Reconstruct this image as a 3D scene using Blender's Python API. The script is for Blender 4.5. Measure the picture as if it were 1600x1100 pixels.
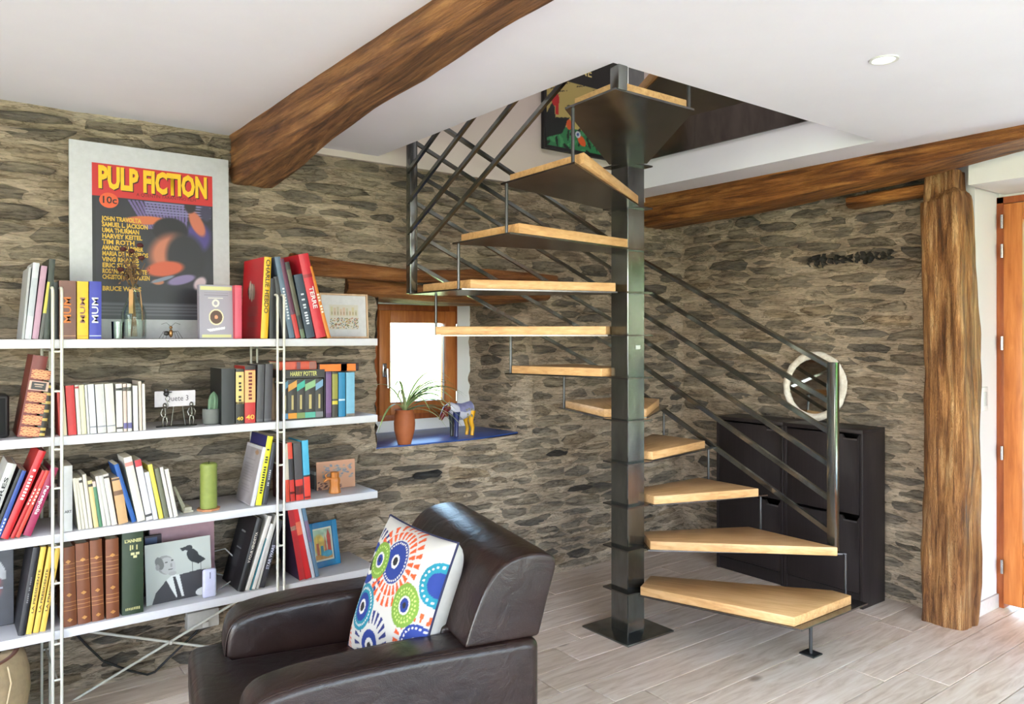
import bpy, bmesh, math, random
import numpy as np
from mathutils import Vector, Matrix, noise
PI = math.pi
sc = bpy.context.scene
C = sc.collection
for o in list(bpy.data.objects): bpy.data.objects.remove(o)

# ------------------------------------------------------------------ camera, light, exposure
F_PX, HOR, YAW, EYE = 1203.0, 524.0, math.atan(1590 / 1203.0), 1.40   # the view of the photograph
cam = bpy.data.cameras.new('camera'); camo = bpy.data.objects.new('camera', cam); C.objects.link(camo)
cam.sensor_width = 36.0; cam.lens = 36.0 * F_PX / 1600
cam.shift_y = (HOR - 550) / 1600
camo.location = (0, 0, EYE)
cam.clip_start = 0.02; cam.clip_end = 200
sc.camera = camo
SY, CY = math.sin(YAW), math.cos(YAW)
# heading: forward = (cos YAW, sin YAW)
camo.rotation_euler = (PI / 2, 0, YAW - PI / 2)

w = bpy.data.worlds.new('sky'); sc.world = w; w.use_nodes = True
nt = w.node_tree; bg = nt.nodes['Background']
sky = nt.nodes.new('ShaderNodeTexSky'); sky.sky_type = 'NISHITA'; sky.sun_disc = False
sky.sun_elevation = math.radians(50); sky.sun_rotation = math.radians(-90); sky.altitude = 200; sky.dust_density = 2.0
nt.links.new(sky.outputs[0], bg.inputs[0]); bg.inputs[1].default_value = SKY = 3.8
sun = bpy.data.lights.new('sun', 'SUN'); sun.energy = 26.0; sun.angle = math.radians(0.6); sun.color = (1, .95, .88)
suno = bpy.data.objects.new('sun', sun); C.objects.link(suno)
suno.rotation_euler = Vector((0.36, -0.08, -0.93)).to_track_quat('-Z', 'Y').to_euler()
def area(name, loc, d, sx, sy, power, col=(1, 1, 1), portal=False):
    L = bpy.data.lights.new(name, 'AREA'); L.shape = 'RECTANGLE'; L.size = sx; L.size_y = sy
    L.energy = power; L.color = col
    o = bpy.data.objects.new(name, L); C.objects.link(o); o.location = loc
    o.rotation_euler = Vector(d).to_track_quat('-Z', 'Y').to_euler()
    if portal: L.cycles.is_portal = True
    return o
area('fill_front_opening', (0.4, -3.12, 1.2), (0, 1, 0.12), 4.6, 1.9, 80, (.95, .94, 1.0))  # fill lamp added at the unseen front opening behind the camera
area('fill_side_opening', (-2.9, 0.0, 1.25), (1, 0, 0.1), 3.2, 1.7, 32, (.95, .94, 1.0))  # second added fill lamp, at the unseen opening in the left wall
area('portal_door', (4.44, 0.75, 1.2), (-1, 0, 0), 1.75, 1.75, 1, portal=True)
area('portal_window', (2.32, 4.04, 1.23), (0, -1, 0), 0.36, 0.48, 1, portal=True)
area('upstairs_fill', (1.6, 0.6, 4.7), (0.15, .5, -1), 1.6, 1.2, 60, (1, .97, .93))  # lamp added under the closed roof to light the upstairs wall
vs = sc.view_settings
vs.view_transform = 'Standard'; vs.look = 'None'; vs.gamma = 1.0; vs.use_curve_mapping = False
vs.exposure = -0.18
sc.display_settings.display_device = 'sRGB'
cy = sc.cycles
cy.use_denoising = True; cy.max_bounces = 10; cy.diffuse_bounces = 5; cy.glossy_bounces = 4
cy.transparent_max_bounces = 12; cy.caustics_reflective = False; cy.caustics_refractive = False
cy.sample_clamp_indirect = 6.0

# ------------------------------------------------------------------ helpers
def at_z(px, py, z):
    d = F_PX * (EYE - z) / (py - HOR); r = (px - 800) / F_PX * d
    return (r * SY + d * CY, -r * CY + d * SY, z)
def at_y(px, py, y):
    t = (px - 800) / F_PX; d = y / (-t * CY + SY); r = t * d
    return (r * SY + d * CY, y, EYE - (py - HOR) / F_PX * d)
def at_x(px, py, x):
    t = (px - 800) / F_PX; d = x / (t * SY + CY); r = t * d
    return (x, -r * CY + d * SY, EYE - (py - HOR) / F_PX * d)
WM = {}
def s2l(c):
    c = c / 255.0
    return c / 12.92 if c <= 0.04045 else ((c + 0.055) / 1.055) ** 2.4
def rgb(*c): return (s2l(c[0]), s2l(c[1]), s2l(c[2]), 1.0)

class MB:
    """collects shapes and builds ONE mesh"""
    def __init__(s): s.v = []; s.f = []; s.m = []; s.cur = 0
    def add(s, vs, fs, M=None):
        n = len(s.v)
        s.v += [tuple(M @ Vector(p)) if M is not None else tuple(p) for p in vs]
        s.f += [tuple(i + n for i in f) for f in fs]; s.m += [s.cur] * len(fs)
        return s
    def box(s, a, b, M=None):
        x0, y0, z0 = a; x1, y1, z1 = b
        vs = [(x0,y0,z0),(x1,y0,z0),(x1,y1,z0),(x0,y1,z0),(x0,y0,z1),(x1,y0,z1),(x1,y1,z1),(x0,y1,z1)]
        return s.add(vs, [(0,3,2,1),(4,5,6,7),(0,1,5,4),(1,2,6,5),(2,3,7,6),(3,0,4,7)], M)
    def prism(s, poly, z0, z1, M=None):
        n = len(poly)
        vs = [(p[0], p[1], z0) for p in poly] + [(p[0], p[1], z1) for p in poly]
        fs = [tuple(range(n))[::-1], tuple(range(n, 2 * n))] + [(i, (i + 1) % n, n + (i + 1) % n, n + i) for i in range(n)]
        return s.add(vs, fs, M)
    def rings(s, rs, closed=True, cap=True):
        k = len(rs[0]); n = len(s.v)
        for r in rs: s.v += [tuple(p) for p in r]
        for j in range(len(rs) - 1):
            for i in range(k if closed else k - 1):
                a = n + j * k + i; b = n + j * k + (i + 1) % k
                s.f.append((a, b, b + k, a + k)); s.m.append(s.cur)
        if cap and closed:
            s.f.append(tuple(n + i for i in range(k))[::-1]); s.m.append(s.cur)
            e = n + (len(rs) - 1) * k
            s.f.append(tuple(e + i for i in range(k))); s.m.append(s.cur)
        return s
    def tube(s, pts, r, seg=8, cap=True, sq=False):
        pts = [Vector(p) for p in pts]; rs = []
        up = None
        for i, p in enumerate(pts):
            if i == 0: t = pts[1] - p
            elif i == len(pts) - 1: t = p - pts[i - 1]
            else: t = (pts[i + 1] - p).normalized() + (p - pts[i - 1]).normalized()
            t.normalize()
            if up is None:
                up = Vector((0, 0, 1)) if abs(t.z) < .9 else Vector((0, 1, 0))
            a = t.cross(up)
            if a.length < 1e-5: a = t.orthogonal()
            a.normalize(); b = a.cross(t).normalized(); up = b
            rr = r[i] if isinstance(r, (list, tuple)) else r
            if sq:
                rs.append([p + a * rr * x + b * rr * y for x, y in ((1,1),(-1,1),(-1,-1),(1,-1))])
            else:
                rs.append([p + (a * math.cos(2*PI*k/seg) + b * math.sin(2*PI*k/seg)) * rr for k in range(seg)])
        return s.rings(rs, cap=cap)
    def bar(s, p, q, w, h, up=(0, 0, 1)):
        p = Vector(p); q = Vector(q); t = (q - p).normalized(); u = Vector(up)
        a = t.cross(u)
        if a.length < 1e-5: a = t.orthogonal()
        a.normalize(); b = a.cross(t).normalized()
        rs = [[c + a * w/2 * x + b * h/2 * y for x, y in ((1,1),(-1,1),(-1,-1),(1,-1))] for c in (p, q)]
        return s.rings(rs)
    def lathe(s, prof, seg=24, c=(0, 0, 0), sx=1, sy=1):
        rs = [[(c[0] + r * sx * math.cos(2*PI*k/seg), c[1] + r * sy * math.sin(2*PI*k/seg), c[2] + z) for k in range(seg)] for r, z in prof]
        return s.rings(rs)
    def ball(s, c, r, seg=12, n=8, sc3=(1, 1, 1)):
        prof = [(max(1e-4, r * math.sin(PI * i / n)), -r * math.cos(PI * i / n)) for i in range(n + 1)]
        rs = [[(c[0] + a * sc3[0] * math.cos(2*PI*k/seg), c[1] + a * sc3[1] * math.sin(2*PI*k/seg), c[2] + z * sc3[2]) for k in range(seg)] for a, z in prof]
        return s.rings(rs)

def W(o): return WM.get(o.name, Matrix.Identity(4)) if o is not None else Matrix.Identity(4)
def obj(name, mb, mats, parent=None, world=False, bevel=0, smooth=None, loc=None, rot=None, sub=0, label=None, seg=2):
    """ONE mesh object. world=True: vertices are in world space even under a parent."""
    vs = mb.v
    if world and parent is not None:
        inv = W(parent).inverted(); vs = [tuple(inv @ Vector(p)) for p in vs]
    me = bpy.data.meshes.new(name); me.from_pydata(vs, [], mb.f); me.update()
    if not isinstance(mats, (list, tuple)): mats = [mats]
    for m in mats: me.materials.append(m)
    if len(mats) > 1: me.polygons.foreach_set('material_index', mb.m)
    bm = bmesh.new(); bm.from_mesh(me); bmesh.ops.recalc_face_normals(bm, faces=bm.faces)
    if bevel:
        es = [e for e in bm.edges if len(e.link_faces) == 2 and e.calc_face_angle(0) > 0.5]
        bmesh.ops.bevel(bm, geom=es, offset=bevel, segments=seg, affect='EDGES', profile=0.5, clamp_overlap=True)
    bm.to_mesh(me); bm.free()
    if smooth is None: smooth = False
    if smooth or bevel:
        me.polygons.foreach_set('use_smooth', [True] * len(me.polygons))
        me.set_sharp_from_angle(angle=math.radians(smooth if isinstance(smooth, (int, float)) and smooth > 1 else 40))
    o = bpy.data.objects.new(name, me); C.objects.link(o)
    M = Matrix.Identity(4)
    if loc is not None or rot is not None:
        M = Matrix.Translation(Vector(loc or (0, 0, 0)))
        if rot is not None:
            from mathutils import Euler
            M = M @ Euler(rot).to_matrix().to_4x4(); o.rotation_euler = rot
        o.location = loc or (0, 0, 0)
    if parent is not None: o.parent = parent
    WM[o.name] = W(parent) @ M
    if sub:
        md = o.modifiers.new('sub', 'SUBSURF'); md.levels = sub; md.render_levels = sub
    if label: o['label'] = label
    return o
def tag(o, label, cat, group=None):
    o['label'] = label; o['category'] = cat
    if group: o['group'] = group
    return o
def thing(name, label, cat, loc=(0, 0, 0), rot=(0, 0, 0), group=None):
    from mathutils import Euler
    o = bpy.data.objects.new(name, None); C.objects.link(o); o.empty_display_size = .05
    o.location = loc; o.rotation_euler = rot
    WM[o.name] = Matrix.Translation(Vector(loc)) @ Euler(rot).to_matrix().to_4x4()
    return tag(o, label, cat, group)
def struct(name, mb, m, **k):
    o = obj(name, mb, m, **k); o['kind'] = 'structure'; return o

# ------------------------------------------------------------------ materials
def newmat(name):
    m = bpy.data.materials.new(name); m.use_nodes = True
    nt = m.node_tree; return m, nt, nt.nodes['Principled BSDF']
def N(nt, t, **k):
    n = nt.nodes.new(t)
    for a, b in k.items(): setattr(n, a, b)
    return n
def ramp(nt, fac, stops):
    r = N(nt, 'ShaderNodeValToRGB'); e = r.color_ramp.elements
    while len(e) < len(stops): e.new(0.5)
    for i, (p, c) in enumerate(stops): e[i].position = p; e[i].color = c
    nt.links.new(fac, r.inputs[0]); return r.outputs[0]
def coords(nt, scale, rot=(0, 0, 0), kind='Object'):
    tc = N(nt, 'ShaderNodeTexCoord'); mp = N(nt, 'ShaderNodeMapping')
    mp.inputs['Scale'].default_value = scale; mp.inputs['Rotation'].default_value = rot
    nt.links.new(tc.outputs[kind], mp.inputs[0]); return mp.outputs[0]
def nz(nt, vec, scale=5, detail=6, rough=.6, dist=0):
    n = N(nt, 'ShaderNodeTexNoise'); n.inputs['Scale'].default_value = scale; n.inputs['Detail'].default_value = detail
    n.inputs['Roughness'].default_value = rough; n.inputs['Distortion'].default_value = dist
    nt.links.new(vec, n.inputs['Vector']); return n.outputs[0]
def bump(nt, h, strength=.3, dist=.01, prev=None):
    b = N(nt, 'ShaderNodeBump'); b.inputs['Strength'].default_value = strength; b.inputs['Distance'].default_value = dist
    nt.links.new(h, b.inputs['Height'])
    if prev is not None: nt.links.new(prev, b.inputs['Normal'])
    return b.outputs[0]
_pm = {}
def plain(col, rough=.5, metal=0, spec=.5, name=None, var=.06, k=.72):
    """paint, paper, plastic: a colour with faint procedural mottling"""
    key = (tuple(col), rough, metal, name)
    if key in _pm: return _pm[key]
    m, nt, b = newmat(name or 'paint')
    c = rgb(*col); c = tuple(x * k for x in c[:3]) + (1,)
    v = coords(nt, (1, 1, 1)); n = nz(nt, v, 40, 3)
    lo = tuple(max(0, x * (1 - var)) for x in c[:3]) + (1,); hi = tuple(min(1, x * (1 + var)) for x in c[:3]) + (1,)
    nt.links.new(ramp(nt, n, [(.3, lo), (.7, hi)]), b.inputs['Base Color'])
    b.inputs['Roughness'].default_value = rough; b.inputs['Metallic'].default_value = metal
    b.inputs['Specular IOR Level'].default_value = spec
    _pm[key] = m; return m
def wood(name, cols, axis=0, scale=6, stretch=12, rough=.5, bumps=.25, knots=True, detail=8, dist=.006, spec=.4):
    m, nt, b = newmat(name)
    s = [stretch, stretch, stretch]; s[axis] = 1.0
    v = coords(nt, tuple(s)); n = nz(nt, v, scale, detail, .62, .6)
    v2 = coords(nt, tuple(1.0 if i == axis else 2.4 for i in range(3))); n2 = nz(nt, v2, 2.3, 4, .5, .4)
    mx = N(nt, 'ShaderNodeMath', operation='MULTIPLY_ADD'); nt.links.new(n, mx.inputs[0]); mx.inputs[1].default_value = .62
    ad = N(nt, 'ShaderNodeMath', operation='MULTIPLY'); nt.links.new(n2, ad.inputs[0]); ad.inputs[1].default_value = .38
    nt.links.new(ad.outputs[0], mx.inputs[2])
    k = len(cols)
    c = ramp(nt, mx.outputs[0], [(.34 + .32 * i / (k - 1), rgb(*cc)) for i, cc in enumerate(cols)])
    nt.links.new(c, b.inputs['Base Color']); b.inputs['Roughness'].default_value = rough
    b.inputs['Specular IOR Level'].default_value = spec
    nt.links.new(bump(nt, mx.outputs[0], bumps, dist), b.inputs['Normal'])
    return m
def old_timber(name, axis, cols, scale=5):
    m, nt, b = newmat(name)
    s = [7.0] * 3; s[axis] = .45
    v = coords(nt, tuple(s)); n = nz(nt, v, scale, 10, .66, .5)
    s2 = [20.0] * 3; s2[axis] = .8; n3 = nz(nt, coords(nt, tuple(s2)), scale, 6, .7, .8)
    n2 = nz(nt, coords(nt, (1.2, 1.2, 1.2)), 2.6, 5, .6, .5)
    c = ramp(nt, n, [(.30 + .36 * i / (len(cols) - 1), rgb(*cc)) for i, cc in enumerate(cols)])
    big = ramp(nt, n2, [(.35, (.62, .56, .54, 1)), (.62, (1.12, 1.06, 1.0, 1))])
    mu = N(nt, 'ShaderNodeMix', data_type='RGBA', blend_type='MULTIPLY'); mu.inputs[0].default_value = .8
    nt.links.new(c, mu.inputs[6]); nt.links.new(big, mu.inputs[7])
    crack = ramp(nt, n3, [(.30, (.12, .09, .07, 1)), (.40, (1, 1, 1, 1))])
    mu2 = N(nt, 'ShaderNodeMix', data_type='RGBA', blend_type='MULTIPLY'); mu2.inputs[0].default_value = .85
    nt.links.new(mu.outputs[2], mu2.inputs[6]); nt.links.new(crack, mu2.inputs[7])
    nt.links.new(mu2.outputs[2], b.inputs['Base Color'])
    b.inputs['Roughness'].default_value = .52; b.inputs['Specular IOR Level'].default_value = .35
    nb = bump(nt, n, 1.0, .035); nt.links.new(bump(nt, n3, 1.0, .02, nb), b.inputs['Normal'])
    return m
def stone_mat(name, axis, island=False, mortar=False, dark=False):
    m, nt, b = newmat(name)
    geo = N(nt, 'ShaderNodeNewGeometry')
    def pos(sx, sz):
        mp = N(nt, 'ShaderNodeMapping'); s = [sx] * 3; s[2] = sz
        mp.inputs['Scale'].default_value = s; nt.links.new(geo.outputs['Position'], mp.inputs[0]); return mp.outputs[0]
    strata = nz(nt, pos(3.2, 26), 2.2, 9, .66, .5)
    blot = nz(nt, pos(2.2, 6), 2.0, 5, .6, .3)
    fine = nz(nt, pos(12, 60), 2.4, 8, .75)
    if mortar:
        col = ramp(nt, blot, [(.3, rgb(168, 150, 130)), (.5, rgb(196, 177, 155)), (.7, rgb(212, 196, 175))])
        st = ramp(nt, strata, [(.30, (.50, .47, .44, 1)), (.44, (1.05, 1.05, 1.05, 1)), (.7, (1.25, 1.24, 1.22, 1))]); fac = .75
    else:
        if island: rnd = geo.outputs['Random Per Island']
        else: oi = N(nt, 'ShaderNodeObjectInfo'); rnd = oi.outputs['Random']
        base = ramp(nt, rnd, [(0, rgb(64, 60, 58)), (.07, rgb(98, 90, 83)), (.3, rgb(132, 120, 107)), (.6, rgb(156, 142, 125)), (.8, rgb(120, 112, 105)), (.92, rgb(172, 146, 116)), (1, rgb(184, 168, 148))])
        if dark: base = ramp(nt, rnd, [(0, rgb(44, 44, 46)), (1, rgb(76, 73, 70))])
        mb_ = ramp(nt, blot, [(.42, rgb(112, 106, 98)), (.6, rgb(180, 165, 143))])
        mm = N(nt, 'ShaderNodeMix', data_type='RGBA'); mm.inputs[0].default_value = .08 if dark else .45
        nt.links.new(base, mm.inputs[6]); nt.links.new(mb_, mm.inputs[7]); col = mm.outputs[2]
        st = ramp(nt, strata, [(.32, (.42, .40, .38, 1)), (.46, (1.1, 1.1, 1.1, 1)), (.66, (1.5, 1.47, 1.42, 1))]); fac = .8
    mu = N(nt, 'ShaderNodeMix', data_type='RGBA', blend_type='MULTIPLY'); mu.inputs[0].default_value = fac
    nt.links.new(col, mu.inputs[6]); nt.links.new(st, mu.inputs[7])
    rid = nz(nt, pos(2.4, 17), 1.7, 7, .62, .9)
    sb = N(nt, 'ShaderNodeMath', operation='SUBTRACT'); nt.links.new(rid, sb.inputs[0]); sb.inputs[1].default_value = .5
    ab = N(nt, 'ShaderNodeMath', operation='ABSOLUTE'); nt.links.new(sb.outputs[0], ab.inputs[0])
    cr = ramp(nt, ab.outputs[0], [(.0, (.34, .30, .27, 1)), (.010, (.62, .59, .55, 1)), (.028, (1, 1, 1, 1))])
    mu0 = N(nt, 'ShaderNodeMix', data_type='RGBA', blend_type='MULTIPLY'); mu0.inputs[0].default_value = .85
    nt.links.new(mu.outputs[2], mu0.inputs[6]); nt.links.new(cr, mu0.inputs[7]); mu = mu0
    f2 = ramp(nt, fine, [(.30, (.50, .48, .46, 1)), (.46, (1.0, .99, .98, 1)), (.7, (1.45, 1.45, 1.44, 1))])
    mu2 = N(nt, 'ShaderNodeMix', data_type='RGBA', blend_type='MULTIPLY'); mu2.inputs[0].default_value = .85
    nt.links.new(mu.outputs[2], mu2.inputs[6]); nt.links.new(f2, mu2.inputs[7])
    nt.links.new(mu2.outputs[2], b.inputs['Base Color']); b.inputs['Roughness'].default_value = .85
    b.inputs['Specular IOR Level'].default_value = .25
    nb0 = bump(nt, ab.outputs[0], .5, .02); nb = bump(nt, strata, 1.0, .04, nb0); nt.links.new(bump(nt, fine, 1.0, .014, nb), b.inputs['Normal'])
    return m
def steel(name, col=(70, 68, 68), rough=.3, metal=.85):
    m, nt, b = newmat(name)
    n = nz(nt, coords(nt, (3, 3, 1.0)), 3.5, 6, .6, .3)
    c = rgb(*col)
    nt.links.new(ramp(nt, n, [(.3, tuple(x * .7 for x in c[:3]) + (1,)), (.7, tuple(x * 1.3 for x in c[:3]) + (1,))]), b.inputs['Base Color'])
    r = N(nt, 'ShaderNodeMapRange'); r.inputs[3].default_value = rough - .05; r.inputs[4].default_value = rough + .07
    nt.links.new(n, r.inputs[0]); nt.links.new(r.outputs[0], b.inputs['Roughness'])
    b.inputs['Metallic'].default_value = metal
    return m
def plaster(name, col, var=.03):
    m, nt, b = newmat(name); c = rgb(*col)
    n = nz(nt, coords(nt, (1, 1, 1)), 1.6, 4); n2 = nz(nt, coords(nt, (1, 1, 1)), 60, 4)
    nt.links.new(ramp(nt, n, [(.3, tuple(x * (1 - var) for x in c[:3]) + (1,)), (.7, tuple(min(1, x * (1 + var)) for x in c[:3]) + (1,))]), b.inputs['Base Color'])
    b.inputs['Roughness'].default_value = .8; nt.links.new(bump(nt, n2, .12, .004), b.inputs['Normal'])
    return m
def glass(name, tint=(.97, 1, .98, 1), amount=1.0, rough=.02):
    """thin clear pane: transparent with a Fresnel reflection"""
    m = bpy.data.materials.new(name); m.use_nodes = True; nt = m.node_tree; nt.nodes.clear()
    out = N(nt, 'ShaderNodeOutputMaterial'); t = N(nt, 'ShaderNodeBsdfTransparent'); t.inputs[0].default_value = tint
    g = N(nt, 'ShaderNodeBsdfGlossy'); g.inputs['Roughness'].default_value = rough
    fr = N(nt, 'ShaderNodeFresnel'); fr.inputs[0].default_value = 1.45
    mu = N(nt, 'ShaderNodeMath', operation='MULTIPLY'); mu.inputs[1].default_value = amount; nt.links.new(fr.outputs[0], mu.inputs[0])
    mx = N(nt, 'ShaderNodeMixShader'); nt.links.new(mu.outputs[0], mx.inputs[0]); nt.links.new(t.outputs[0], mx.inputs[1]); nt.links.new(g.outputs[0], mx.inputs[2])
    nt.links.new(mx.outputs[0], out.inputs[0]); return m
def print_mat(name='print', rough=.45):
    m, nt, b = newmat(name)
    a = N(nt, 'ShaderNodeAttribute'); a.attribute_name = 'ink'
    nt.links.new(a.outputs['Color'], b.inputs['Base Color']); b.inputs['Roughness'].default_value = rough
    return m

M_WALL1 = stone_mat('lime_mortar', 0, mortar=True)
M_STONE = stone_mat('schist_stone', 0); M_STONE_S = stone_mat('schist_stone_small', 0, island=True)
M_CEIL = plaster('white_ceiling_paint', (232, 230, 242)); M_WHITE = plaster('white_wall_paint', (232, 230, 230))
M_UP = plaster('beige_upstairs_paint', (205, 192, 184))
M_BEAM = old_timber('old_oak_beam', 1, [(76, 48, 32), (124, 84, 56), (168, 118, 76), (208, 158, 104)])
M_POST = old_timber('old_oak_post', 2, [(66, 42, 26), (136, 90, 52), (188, 136, 84), (228, 188, 136)], 5)
M_LINTEL = old_timber('old_oak_lintel', 0, [(70, 40, 20), (128, 78, 42), (164, 108, 62), (188, 132, 82)], 4)
M_STEEL = steel('blackened_steel', (124, 126, 124), .16, .93); M_STEEL_D = steel('dark_steel_plate', (104, 100, 98), .2, .9)
M_ROD = steel('steel_rod', (84, 84, 86), .3)
M_OAK = wood('oiled_oak', [(178, 130, 82), (206, 160, 108), (224, 182, 132)], 0, 5, 14, .42, .08, dist=.002)
M_JOIN = wood('stained_pine', [(150, 82, 36), (176, 104, 50), (196, 124, 66)], 2, 4, 12, .4, .06, dist=.002)
M_PRINT = print_mat()
M_GLASS = glass('window_glass'); M_CHROME = plain((190, 190, 192), .2, 1.0, name='polished_metal')
M_BLACK = plain((26, 23, 24), .5, name='black_paint')
# ------------------------------------------------------------------ the setting
WY, WX = 3.45, 4.06         # room faces of the window wall and of the right wall
HX0, HX1, HY0, CZ, FZ = 1.76, 3.42, 1.785, 2.28, 2.60   # stairwell opening, ceiling, floor above
# floor: boards as pieces
sub = MB(); sub.box((-3.3, -3.4, -.12), (4.7, 3.6, -.022)); floor = struct('floor', sub, plain((190, 178, 166), .8, name='floor_substrate', k=1))
def floor_mat():
    m, nt, b = newmat('whitewashed_oak')
    oi = N(nt, 'ShaderNodeObjectInfo')
    geo = N(nt, 'ShaderNodeNewGeometry'); ad = N(nt, 'ShaderNodeVectorMath', operation='ADD')
    cb = N(nt, 'ShaderNodeCombineXYZ'); mr = N(nt, 'ShaderNodeMath', operation='MULTIPLY'); mr.inputs[1].default_value = 37.0
    nt.links.new(oi.outputs['Random'], mr.inputs[0]); nt.links.new(mr.outputs[0], cb.inputs[0]); nt.links.new(mr.outputs[0], cb.inputs[2])
    nt.links.new(geo.outputs['Position'], ad.inputs[0]); nt.links.new(cb.outputs[0], ad.inputs[1])
    mp = N(nt, 'ShaderNodeMapping'); mp.inputs['Scale'].default_value = (1.1, 9, 9); nt.links.new(ad.outputs[0], mp.inputs[0])
    n = nz(nt, mp.outputs[0], 3.5, 8, .62, .8)
    col = ramp(nt, n, [(.3, rgb(196, 172, 152)), (.5, rgb(224, 205, 188)), (.7, rgb(240, 226, 213))])
    tint = ramp(nt, oi.outputs['Random'], [(0, (.84, .82, .80, 1)), (.5, (.96, .95, .95, 1)), (1, (1.04, 1.03, 1.04, 1))])
    mu = N(nt, 'ShaderNodeMix', data_type='RGBA', blend_type='MULTIPLY'); mu.inputs[0].default_value = 1
    nt.links.new(col, mu.inputs[6]); nt.links.new(tint, mu.inputs[7])
    kv = N(nt, 'ShaderNodeTexVoronoi'); kv.inputs['Scale'].default_value = 1.0
    mk = N(nt, 'ShaderNodeMapping'); mk.inputs['Scale'].default_value = (1.6, 2.6, 1); nt.links.new(ad.outputs[0], mk.inputs[0]); nt.links.new(mk.outputs[0], kv.inputs[0])
    kn = ramp(nt, kv.outputs['Distance'], [(.03, (.34, .28, .25, 1)), (.075, (1, 1, 1, 1))])
    mu2 = N(nt, 'ShaderNodeMix', data_type='RGBA', blend_type='MULTIPLY'); mu2.inputs[0].default_value = .8
    nt.links.new(mu.outputs[2], mu2.inputs[6]); nt.links.new(kn, mu2.inputs[7])
    nt.links.new(mu2.outputs[2], b.inputs['Base Color']); b.inputs['Roughness'].default_value = .38
    nt.links.new(bump(nt, n, .06, .002), b.inputs['Normal']); return m
M_FLOOR = floor_mat()
rr = random.Random(5); PW = .178
bmesh_cache = {}
y = -1.45
while y < 3.44:
    x = -1.1 - rr.random() * 1.2
    while x < 4.5:
        L = rr.choice((1.2, 1.5, 1.8)); key = (L,)
        if key not in bmesh_cache:
            b = MB(); b.box((0, 0, -.02), (L - .0035, PW - .004, 0))
            o = obj('floorboard', b, M_FLOOR, floor, bevel=.0012, seg=1, loc=(x, y, 0)); bmesh_cache[key] = o
        else:
            o = bmesh_cache[key].copy(); C.objects.link(o); o.location = (x, y, 0)
        x += L
    y += PW
# ceiling with the stairwell opening
cb = MB()
cb.box((-3.3, -3.4, CZ), (HX0, 3.5, FZ)); cb.box((HX0, -3.4, CZ), (HX1, HY0, FZ)); cb.box((HX1, -3.4, CZ), (4.3, 3.5, FZ))
struct('ceiling', cb, M_CEIL)

# --- window wall: solid blocks round the niche, with a rough mortar face
NX0, NX1, NX0B, NX1B, NZ0, NZ1, NYB = 1.76, 2.75, 1.96, 2.69, .835, 1.60, 4.0
blk = MB()
blk.prism([(-3.3, WY + .03), (NX0, WY + .03), (NX0B, NYB), (NX0B, 4.12), (-3.3, 4.12)], -.1, 5.0)
blk.prism([(NX1, WY + .03), (4.6, WY + .03), (4.6, 4.12), (NX1B, 4.12), (NX1B, NYB)], -.1, 5.0)
blk.prism([(NX0, WY + .03), (NX1, WY + .03), (NX1B, NYB), (NX1B, 4.12), (NX0B, 4.12), (NX0B, NYB)], -.1, NZ0 - .012)
blk.prism([(NX0, WY + .03), (NX1, WY + .03), (NX1B, NYB), (NX1B, 4.12), (NX0B, 4.12), (NX0B, NYB)], NZ1 + .03, 5.0)
wall_back = struct('wall_back', blk, M_WALL1)
def in_niche(x, z, m=0): return NX0 - m < x < NX1 + m and NZ0 - m < z < NZ1 + .02 + m
def rough(x, z, s=0):
    p = Vector((x * 3.2 + s, z * 16, s * 7.1)); q = Vector((x * 11 + s, z * 34, 3.3 + s))
    g = noise.noise(Vector((x * 6.5 + s, z * 26, s)))
    return .024 * (noise.fractal(p, 1.0, 2.1, 4)) + .007 * noise.fractal(q, 1.0, 2.1, 3) + .009 * (abs(g) ** .6 * (1 if g > 0 else -1))
def rough_face(mb, u0, u1, z0, z1, P, keep, st=.015, s=0):
    nu = int((u1 - u0) / st); nv = int((z1 - z0) / st); base = len(mb.v)
    for j in range(nv + 1):
        for i in range(nu + 1):
            u = u0 + (u1 - u0) * i / nu; z = z0 + (z1 - z0) * j / nv
            mb.v.append(P(u, z, rough(u, z, s)))
    for j in range(nv):
        for i in range(nu):
            uc = u0 + (u1 - u0) * (i + .5) / nu; z_ = z0 + (z1 - z0) * (j + .5) / nv
            if keep(uc, z_):
                a = base + j * (nu + 1) + i; mb.f.append((a, a + 1, a + nu + 2, a + nu + 1)); mb.m.append(0)
mf = MB(); rough_face(mf, -.75, WX + .02, -.02, CZ + .03, lambda u, z, d: (u, WY - d, z), lambda u, z: not in_niche(u, z, -.004))
o = obj('mortar', mf, M_WALL1, wall_back, smooth=60)
# white plaster above the stone on the upper floor
up = MB(); up.box((HX0 - .6, WY - .035, CZ - .03), (4.2, WY + .04, 4.95)); trim = struct('wall_back_upper', up, M_UP)

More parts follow.
